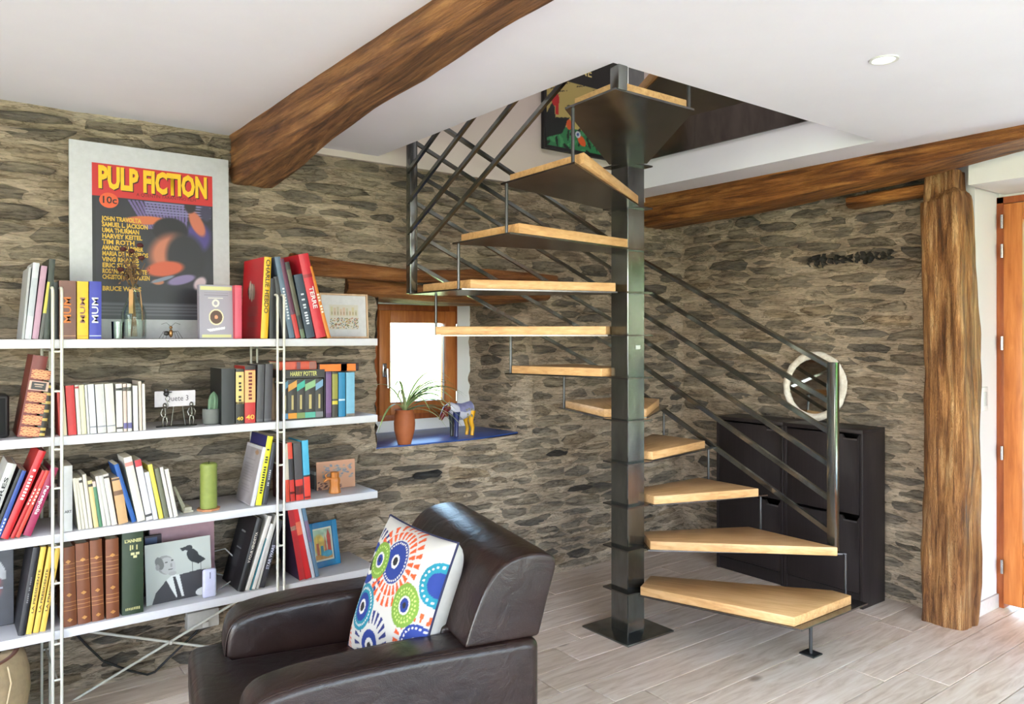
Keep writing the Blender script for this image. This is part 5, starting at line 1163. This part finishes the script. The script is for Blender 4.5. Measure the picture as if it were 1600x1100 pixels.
hp = thing('photograph_card', 'black and white photograph of a man in a suit with a crow', 'photograph', (hx0, 3.15, Z4 + .001), (math.radians(-7), 0, math.radians(3)))
b = MB(); b.box((0, 0, 0), (hw, .003, hh)); obj('card', b, plain((190, 190, 184), .5, name='photo_card'), hp)
c = Canvas(130, 120, (190, 192, 186)); c.mottle(.05, 5, 2)
c.poly([(.08, 0), (.14, .18), (.30, .36), (.42, .40), (.55, .42), (.80, .44), (1, .42), (1, 0)], (62, 60, 64)); c.poly([(.30, .36), (.40, .44), (.50, .42), (.56, .05), (.44, .05)], (222, 222, 220)); c.poly([(.40, .40), (.44, .40), (.53, .03), (.46, .03)], (56, 54, 58)); c.ell(.86, .06, .12, .07, (214, 212, 210))
c.ell(.30, .62, .13, .165, (150, 148, 146), .35); c.ell(.33, .60, .115, .15, (182, 180, 178), .35); c.ell(.21, .66, .06, .11, (116, 114, 112), .3); c.ell(.18, .60, .03, .05, (150, 148, 146)); c.ell(.31, .66, .02, .012, (70, 68, 68)); c.ell(.40, .68, .02, .012, (70, 68, 68)); c.ell(.385, .60, .018, .035, (150, 148, 146)); c.ell(.37, .535, .035, .01, (104, 100, 100)); c.ell(.40, .46, .06, .035, (170, 168, 166))
c.ell(.66, .84, .055, .05, (40, 40, 44)); c.poly([(.62, .87), (.52, .86), (.56, .80), (.63, .82)], (36, 36, 40)); c.ell(.72, .70, .085, .13, (38, 38, 42), .45); c.poly([(.74, .76), (.92, .60), (.80, .54), (.70, .6)], (32, 32, 36)); c.rect(.70, .42, .712, .58, (36, 36, 40)); c.rect(.83, .42, .842, .58, (36, 36, 40))
ink_mesh('photo_print', lambda u, v: (u * hw, -.0006, v * hh), c, hp)
dx_ = at_y(326.5, 500, 3.12)[0]; dv = thing('white_device', 'small rounded white electronic device standing beside the photograph', 'device', (dx_, 3.105, Z4)); b = MB(); b.box((-.026, 0, .001), (.026, .018, .112)); obj('shell', b, plain((206, 204, 230), .3, name='white_gloss_plastic'), dv, bevel=.012, seg=4); b = MB(); b.box((-.001, -.0012, .075), (.001, 0, .1)); obj('slot', b, plain((50, 50, 70), .4, name='dark_plastic'), dv)
cbw = thing('white_cable', 'white cable looping behind the white device on the lowest shelf', 'cable', (dx_ + .05, 3.2, Z4))
b = MB(); b.tube([(-.02, -.07, .004), (.0, -.03, .006), (.06, .0, .02), (.10, .03, .085), (.06, .08, .135), (.02, .12, .12), (.04, .14, .02), (.10, .10, .004)], .0028, 8); obj('cord', b, plain((214, 212, 214), .4, name='white_plastic'), cbw, smooth=60)
# ------------------------------------------------------------------ under the shelf
bk = thing('fabric_basket', 'round beige fabric basket with a rust brown base under the shelf', 'basket', (.03, 3.14, 0))
def wav(prof, R0, seg=64, s=0):
    rs = []
    for r_, z in prof: rs.append([((r_ + .006 * noise.noise(Vector((math.cos(a) * 1.5, math.sin(a) * 1.5, z * 14 + s)))) * math.cos(a), (r_ + .006 * noise.noise(Vector((math.cos(a) * 1.5, math.sin(a) * 1.5, z * 14 + s)))) * math.sin(a), z) for a in [2 * PI * k / seg for k in range(seg)]])
    return rs
b = MB(); b.rings(wav([(.20, .10), (.232, .11), (.245, .15), (.25, .20), (.245, .26), (.232, .31), (.215, .333), (.20, .335), (.02, .325)], .24)); obj('fabric_cover', b, plain((190, 166, 130), .9, name='beige_linen', var=.12), bk, smooth=60)
b = MB(); b.rings(wav([(.19, .002), (.225, .01), (.238, .06), (.235, .115), (.2, .12)], .24, s=3)); obj('base_band', b, plain((150, 76, 30), .7, name='rust_leather', var=.15), bk, smooth=60)
b = MB(); b.lathe([(.20, .333), (.205, .338), (.214, .338), (.217, .333)], 48); obj('rim', b, plain((120, 76, 60), .7, name='brown_trim'), bk, smooth=50)
b = MB(); b.tube([(.17, -.20, .34), (.18, -.19, .28), (.165, -.195, .2), (.155, -.20, .12), (.15, -.20, .02)], .003, 6); obj('drawstring', b, plain((200, 176, 140), .9, name='cord'), bk, smooth=60)
so = at_y(316, 967, WY - .03); skt = thing('wall_socket', 'white double wall socket low on the stone wall behind the armchair', 'socket', so)
b = MB(); b.box((-.065, -.02, -.035), (.065, .04, .04)); obj('socket_plate', b, plain((206, 200, 192), .5, name='white_plastic'), skt, bevel=.004); b = MB(); b.box((-.005, -.03, -.03), (.02, -.018, -.005)); obj('plug', b, plain((214, 208, 200), .5, name='white_plastic'), skt, bevel=.003)
cw = thing('black_cable', 'thin black cable sagging along the foot of the stone wall', 'cable', at_y(230, 1053, WY - .04))
b = MB(); pts = [at_y(x, y_, WY - .035) for x, y_ in ((118, 990), (135, 1008), (160, 1032), (180, 1040), (205, 1049), (230, 1054), (242, 1050), (262, 1030), (285, 1008), (305, 990), (313, 977))]; b.tube(pts, .0045, 7); obj('cord', b, M_BLACK, cw, world=True, smooth=60)
# ------------------------------------------------------------------ armchair
def leather():
    m, nt, b = newmat('dark_brown_leather'); v = coords(nt, (1, 1, 1))
    n = nz(nt, v, 7, 5, .6, .4); vo = N(nt, 'ShaderNodeTexVoronoi'); vo.inputs['Scale'].default_value = 340; nt.links.new(v, vo.inputs[0])
    nt.links.new(ramp(nt, n, [(.3, rgb(20, 11, 10)), (.7, rgb(37, 23, 20))]), b.inputs['Base Color'])
    mr_ = N(nt, 'ShaderNodeMapRange'); mr_.inputs[3].default_value = .22; mr_.inputs[4].default_value = .42; nt.links.new(n, mr_.inputs[0]); nt.links.new(mr_.outputs[0], b.inputs['Roughness'])
    b.inputs['Specular IOR Level'].default_value = .36
    n3 = nz(nt, v, 14, 4, .5, 1.0)
    nb = bump(nt, n3, .25, .012); nt.links.new(bump(nt, vo.outputs['Distance'], .15, .0015, nb), b.inputs['Normal']); return m
M_LEA = leather(); CA = math.atan2(.225, -.974)
CO = (1.312 + .4 * -.974 + .36 * .225, 1.606 + .4 * .225 + .36 * .974)
chair = thing('armchair', 'dark brown leather club armchair seen from its side in the foreground', 'armchair', (CO[0], CO[1], 0), (0, 0, CA))
XZ = Matrix(((1, 0, 0, 0), (0, 0, 1, 0), (0, 1, 0, 0), (0, 0, 0, 1)))     # profile (x, z) carried along y
def soft_prism(name, prof, y0, y1, bev, parent, label=None, seg=5, puff=0):
    b = MB(); b.prism([(p[0], p[1]) for p in prof], y0, y1, XZ); return obj(name, b, M_LEA, parent, bevel=bev, seg=seg, smooth=60, label=label)
def spline(pts, n=6):
    out = []
    for i in range(len(pts) - 1):
        p0 = pts[max(0, i - 1)]; p1 = pts[i]; p2 = pts[i + 1]; p3 = pts[min(len(pts) - 1, i + 2)]
        for k in range(n):
            t = k / n; out.append(tuple(.5 * ((2 * p1[j]) + (-p0[j] + p2[j]) * t + (2 * p0[j] - 5 * p1[j] + 4 * p2[j] - p3[j]) * t * t + (-p0[j] + 3 * p1[j] - 3 * p2[j] + p3[j]) * t ** 3) for j in range(len(p1))))
    out.append(pts[-1]); return out
armtop = spline([(-.40, .585), (-.1, .590), (.12, .584), (.265, .570), (.335, .546), (.360, .49), (.362, .38), (.355, .08)], 5)
for s in (-1, 1):
    y0, y1 = (.215, .36) if s > 0 else (-.36, -.215)
    a_ = soft_prism('armrest', [(-.40, .08)] + armtop, y0, y1, .026, chair)
    for yy in (y0 + .010, y1 - .010):
        b = MB(); b.tube([(p[0] - .003, yy, p[1] + .0 - .006) for p in armtop[2:]], .0032, 6); obj('stitched_seam', b, M_LEA, a_, smooth=60)
soft_prism('backrest', spline([(-.40, .588), (-.428, .69), (-.452, .775), (-.432, .805), (-.37, .813), (-.30, .795), (-.25, .745), (-.21, .66), (-.185, .588)], 4), -.352, .352, .030, chair)
soft_prism('backrest_core', [(-.40, .08), (-.40, .60), (-.17, .60), (-.13, .44), (-.13, .08)], -.216, .216, .01, chair)
b = MB(); b.tube([(-.235, .335, .60), (-.262, .336, .70), (-.296, .337, .768), (-.33, .338, .796)], .0035, 6); b.tube([(-.235, -.335, .60), (-.262, -.336, .70), (-.296, -.337, .768)], .0035, 6); obj('back_seam', b, M_LEA, chair, smooth=60)
b = MB(); b.prism([(-.16, -.21), (.335, -.21), (.335, -.352), (.46, -.352), (.46, .352), (.335, .352), (.335, .21), (-.16, .21)], .30, .445); obj('seat_cushion', b, M_LEA, chair, bevel=.034, seg=5, smooth=60)
b = MB(); b.box((-.38, -.215, .09), (.40, .215, .30)); b.box((.34, -.35, .09), (.40, .35, .30)); obj('seat_base', b, M_LEA, chair, bevel=.01)
for x in (-.34, .33):
    for y_ in (-.30, .30):
        b = MB(); b.box((x - .025, y_ - .025, 0), (x + .025, y_ + .025, .09)); obj('leg', b, plain((40, 26, 20), .4, name='dark_wood'), chair, bevel=.003)
# cushion
def cush():
    cen = Vector((1.109, 1.992, .630)); yaw, lean, S = 3.12, .361, .205
    cy_, sy_ = math.cos(yaw), math.sin(yaw)
    n = Vector((math.cos(lean) * cy_, math.cos(lean) * sy_, math.sin(lean))); r = Vector((-sy_, cy_, 0)); up_ = n.cross(r)
    if up_.z < 0: up_ = -up_
    # r must run from the far-left corner to the near-right corner
    if r.y > 0: r = -r
    t = thing('throw_cushion', 'white square cushion printed with blue, green and orange round motifs on the armchair', 'cushion', tuple(cen))
    G = 150; c = Canvas(G, G, (200, 196, 190)); c.v = 1 - c.v          # v runs downwards here
    NV, OR, GR, CYN, BL, WH, BK = (28, 40, 104), (206, 80, 30), (116, 150, 56), (14, 122, 144), (24, 50, 128), (214, 210, 206), (24, 22, 30)
    asp = 1.0
    def spikes(cu, cv, r0, r1, n_, col_, a0=0, a1=2 * PI, wd=.55):
        for k in range(n_):
            a = a0 + (a1 - a0) * (k + .5) / n_; h = (a1 - a0) / n_ * wd / 2
            c.poly([(cu + r0 * math.cos(a - h * .5), cv + r0 * math.sin(a - h * .5)), (cu + r1 * math.cos(a - h), cv + r1 * math.sin(a - h)), (cu + r1 * math.cos(a + h), cv + r1 * math.sin(a + h)), (cu + r0 * math.cos(a + h * .5), cv + r0 * math.sin(a + h * .5))], col_)
    def dots(cu, cv, r0, n_, col_, s=.008):
        for k in range(n_): a = 2 * PI * k / n_; c.ell(cu + r0 * math.cos(a), cv + r0 * math.sin(a), s, s, col_)
    spikes(.12, .36, .19, .27, 26, NV); c.ell(.12, .36, .155, .155, BL); c.ell(.14, .36, .085, .085, WH); c.ell(.15, .36, .05, .055, BK)
    spikes(.49, .27, .165, .235, 26, OR, wd=.7); spikes(.49, .27, .245, .31, 26, OR, wd=.55); c.ell(.49, .27, .155, .155, BL); dots(.49, .27, .135, 34, WH); c.ell(.49, .27, .05, .05, WH); c.ell(.49, .27, .032, .032, BK)
    c.ell(.27, .31, .13, .135, GR); dots(.27, .31, .10, 22, (190, 214, 120), .007); c.ell(.27, .31, .058, .058, WH); c.ell(.27, .31, .042, .042, BL); c.ell(.27, .31, .018, .018, BK)
    c.ell(1.0, .30, .15, .15, CYN); dots(1.0, .30, .12, 22, WH); c.ell(1.0, .30, .085, .085, BL)
    spikes(.95, .70, .14, .20, 22, OR); c.ell(.95, .70, .125, .125, BL); dots(.95, .70, .10, 22, WH); c.ell(.95, .70, .04, .04, WH)
    c.ell(.77, .50, .145, .145, GR); dots(.77, .50, .11, 24, (190, 214, 120), .008); dots(.77, .50, .085, 18, (190, 214, 120), .007); c.ell(.77, .50, .062, .062, WH); c.ell(.77, .50, .048, .048, BL); c.ell(.77, .50, .02, .02, BK)
    spikes(.46, .88, .16, .25, 24, NV); c.ell(.46, .88, .12, .12, BL); c.ell(.46, .88, .065, .065, WH); c.ell(.46, .88, .035, .035, BK)
    c.ell(.23, .66, .165, .165, CYN); dots(.23, .66, .13, 34, WH); c.ell(.23, .66, .10, .10, BL); c.ell(.23, .66, .052, .052, WH); c.ell(.23, .66, .033, .033, BK)
    spikes(.0, .9, .06, .13, 20, OR); c.ell(.0, .9, .05, .05, BL); c.ell(.0, .58, .05, .08, CYN)
    pin = lambda a, b_: 1 - .045 * (1 - a * a) * (b_ ** 4)
    def front(u, v):
        a, b_ = 2 * u - 1, 2 * v - 1
        x = a * pin(b_, a); y_ = b_ * pin(a, b_); h = ((1 - a ** 4) * (1 - b_ ** 4)) ** .6 * .052 + .012
        return tuple(r * x * S + up_ * y_ * S + n * h)
    o = ink_mesh('printed_front', front, c, t, mat=print_mat('printed_cotton', .85)); 
    b = MB(); G2 = 28; rs = []
    for j in range(G2 + 1):
        row = []
        for i in range(G2 + 1):
            a, b_ = 2 * i / G2 - 1, 2 * j / G2 - 1; x = a * pin(b_, a) * 1.0; y_ = b_ * pin(a, b_); h = ((1 - a ** 6) * (1 - b_ ** 6)) ** .5 * .055
            row.append(r * x * S + up_ * y_ * S - n * (h * 1.5 - .012))
        rs.append(row)
    b.rings(rs, closed=False, cap=False); obj('plain_back', b, plain((232, 226, 220), .9, name='white_cotton'), t, smooth=60)
    rim = [front(i / 30, 1) for i in range(30)] + [front(1, 1 - i / 30) for i in range(30)] + [front(1 - i / 30, 0) for i in range(30)] + [front(0, i / 30) for i in range(31)]
    b = MB(); b.tube(rim, .0035, 6, cap=False); obj('piping', b, plain((30, 32, 72), .8, name='navy_piping'), t, smooth=60)
cush()
# ------------------------------------------------------------------ plant and painted cow on the sill
pp_ = at_z(632, 694, NZ0 + .004); pl_ = thing('spider_plant', 'spider plant with long striped leaves in a terracotta pot on the sill', 'plant', pp_)
b = MB(); b.lathe([(.001, .001), (.034, .001), (.042, .03), (.053, .075), (.055, .11), (.051, .15), (.046, .170), (.052, .18), (.049, .18), (.043, .165), (.001, .16)], 32); obj('pot', b, plain((178, 96, 52), .65, name='terracotta_pot'), pl_, smooth=50)
rr = random.Random(21); M_LF = []
for cc in ((120, 150, 84), (170, 196, 130), (196, 206, 150)):
    M_LF.append(plain(cc, .45, name='leaf_green', var=.2))
for k in range(34):
    a = rr.uniform(-2.9, .7) if k % 3 else rr.uniform(-.9, .3); ln = rr.uniform(.24, .46); up0 = rr.uniform(.25, 1.5); p = Vector((0, 0, .165)); d = Vector((math.cos(a) * .6, math.sin(a) * .5 - .05, up0)).normalized(); pts = [p.copy()]
    for i in range(11): p = p + d * ln / 11; d = (d + Vector((math.cos(a) * .06, math.sin(a) * .03, -.15 - .08 * (i > 4)))).normalized(); pts.append(p.copy())
    b = MB(); w_ = rr.uniform(.004, .007); side = Vector((-math.sin(a), math.cos(a), 0)); L = []
    for i, q in enumerate(pts):
        ww = w_ * math.sin(PI * (.18 + .80 * i / 11)) ; L += [q - side * ww, q + Vector((0, 0, -ww * .5)), q + side * ww]
    n_ = len(pts); b.add(L, [(3 * i + s, 3 * i + s + 1, 3 * i + s + 4, 3 * i + s + 3) for i in range(n_ - 1) for s in (0, 1)])
    obj('leaf', b, M_LF[k % 3], pl_, smooth=60)
cp = at_z(722, 681, NZ0 + .004); cow = thing('painted_cow', 'small painted cow figurine with yellow hind legs on the sill', 'figurine', (cp[0] - .0, cp[1] + .01, cp[2]), (0, 0, math.radians(186))); cow.scale = (1.32, 1.32, 1.32)
cm = [plain(x, .35, name='cow_paint') for x in ((226, 224, 240), (40, 44, 48), (246, 180, 30), (120, 32, 30), (40, 50, 110), (210, 190, 130))]
b = MB(); RR = 12
def ring(c, ry, rz, n=12): return [(c[0], c[1] + ry * math.cos(2*PI*k/n), c[2] + rz * math.sin(2*PI*k/n)) for k in range(n)]
b.rings([ring((-.062, 0, .118), .012, .012), ring((-.055, 0, .112), .024, .026), ring((-.03, 0, .106), .029, .031), ring((0, 0, .100), .030, .034), ring((.03, 0, .106), .027, .031), ring((.05, 0, .118), .021, .026), ring((.068, 0, .126), .015, .018)])
for (x, y_, ci) in ((-.046, .017, 2), (-.046, -.017, 2), (.038, .016, 4), (.038, -.016, 1)):
    b.cur = ci; b.tube([(x, y_, .105), (x + (.006 if x < 0 else 0), y_, .06), (x - .004 * (x < 0), y_, .032), (x, y_, .004), (x, y_, .0)], [.017, .010, .0085, .0075, .009], 10)
b.cur = 3; b.tube([(.062, 0, .126), (.082, 0, .118), (.100, 0, .092), (.110, 0, .076)], [.016, .015, .011, .008], 10)
obj('body', b, cm, cow, smooth=60)
b = MB(); b.tube([(.078, .010, .130), (.082, .026, .140), (.088, .030, .155)], [.004, .003, .001], 6); b.tube([(.078, -.010, .130), (.082, -.026, .140), (.088, -.030, .155)], [.004, .003, .001], 6); obj('horns', b, cm[5], cow, smooth=60)
b = MB(); b.rings([ring((x, 0, z), .0305 * f, .0345 * f) [:7] for x, z, f in ((-.048, .114, .9), (-.03, .107, 1), (0, .101, 1.03), (.028, .107, .97))], closed=False, cap=False); obj('painted_blanket', b, plain((150, 150, 196), .4, name='blue_white_paint', var=.3), cow, smooth=60)
b = MB(); b.tube([(-.062, 0, .12), (-.072, 0, .10), (-.070, 0, .06)], [.004, .003, .004], 6); obj('tail', b, cm[4], cow, smooth=60)
b = MB()
for k in range(14):
    b.ball((rr.uniform(-.04, .01), -.030 * (1 if k % 2 else -1), .098 + rr.uniform(-.018, .018)), .005, 8, 5, (1, .3, 1))
obj('painted_flowers', b, plain((150, 146, 110), .5, name='flower_paint', var=.4), cow, smooth=60)
# ------------------------------------------------------------------ framed print on the upper floor
u0 = at_y(849, 200, 3.39)[0]; uz = at_y(849, 231, 3.39)[2]
up_p = thing('upstairs_poster', 'black framed comic style print in yellow and green hanging upstairs', 'poster', (u0, 3.385, uz))
pframe(up_p, .66, .90, .022, .025, M_BLACK)
c = Canvas(130, 180, (206, 184, 110)); c.rect(0, .46, 1, 1, (32, 30, 26)); c.rect(0, .46, .26, .52, (206, 184, 110)); c.rect(0, 0, 1, .15, (54, 132, 84)); r_ = np.random.RandomState(12)
for k in range(50): c.ell(r_.rand(), .0 + r_.rand() * .15, .04, .014, (24, 40, 30) if k % 2 else (76, 160, 104), r_.rand() * 3)
for k in range(22): u = r_.rand(); v = .18 + r_.rand() * .26; c.poly([(u, v), (u + .16, v + .03), (u + .02, v + .012)], (40, 36, 30))
c.poly([(0, .2), (.1, .32), (.12, .2), (.3, .22), (.2, .1), (0, .05)], (26, 30, 28))
c.ell(.12, .32, .05, .045, (206, 34, 34)); c.rect(.12, .22, .16, .32, (206, 34, 34)); c.rect(.11, .36, .145, .42, (150, 50, 110)); c.ell(.29, .17, .035, .035, (236, 98, 40), .6); c.ell(.45, .075, .055, .03, (236, 98, 40), -.4); c.ell(.40, .115, .035, .022, (220, 224, 236)); c.ell(.40, .115, .018, .01, (70, 90, 160))
ink_mesh('print_sheet', lambda u, v: (.02 + u * .62, .010, .02 + v * .86), c, up_p)
text_obj('ONE', .075, (246, 226, 150), up_p, (.30, .008, .50), 'h', 'title', bold=.001)
# pale rocks at the foot of the right-hand wall
b = MB(); p0 = at_z(1062, 846, 0)
for i, (dx, s) in enumerate(((-.05, .055), (.03, .06), (.10, .04))):
    rs = []
    for a in range(7):
        ph = PI * a / 6; rs.append([(p0[0] + dx + s * math.sin(ph) * math.cos(th) * 1.1 * (1 + .3 * noise.noise(Vector((th, ph * 2, i)))), min(WY - .01, WY - .05 + s * .7 * math.sin(ph) * math.sin(th)), max(.0, s * .8 - s * math.cos(ph))) for th in [2 * PI * k / 10 for k in range(10)]])
    b = MB(); b.rings(rs); obj('stone', b, plain((150, 144, 138), .9, name='pale_rock', var=.3), wall_back, smooth=30)
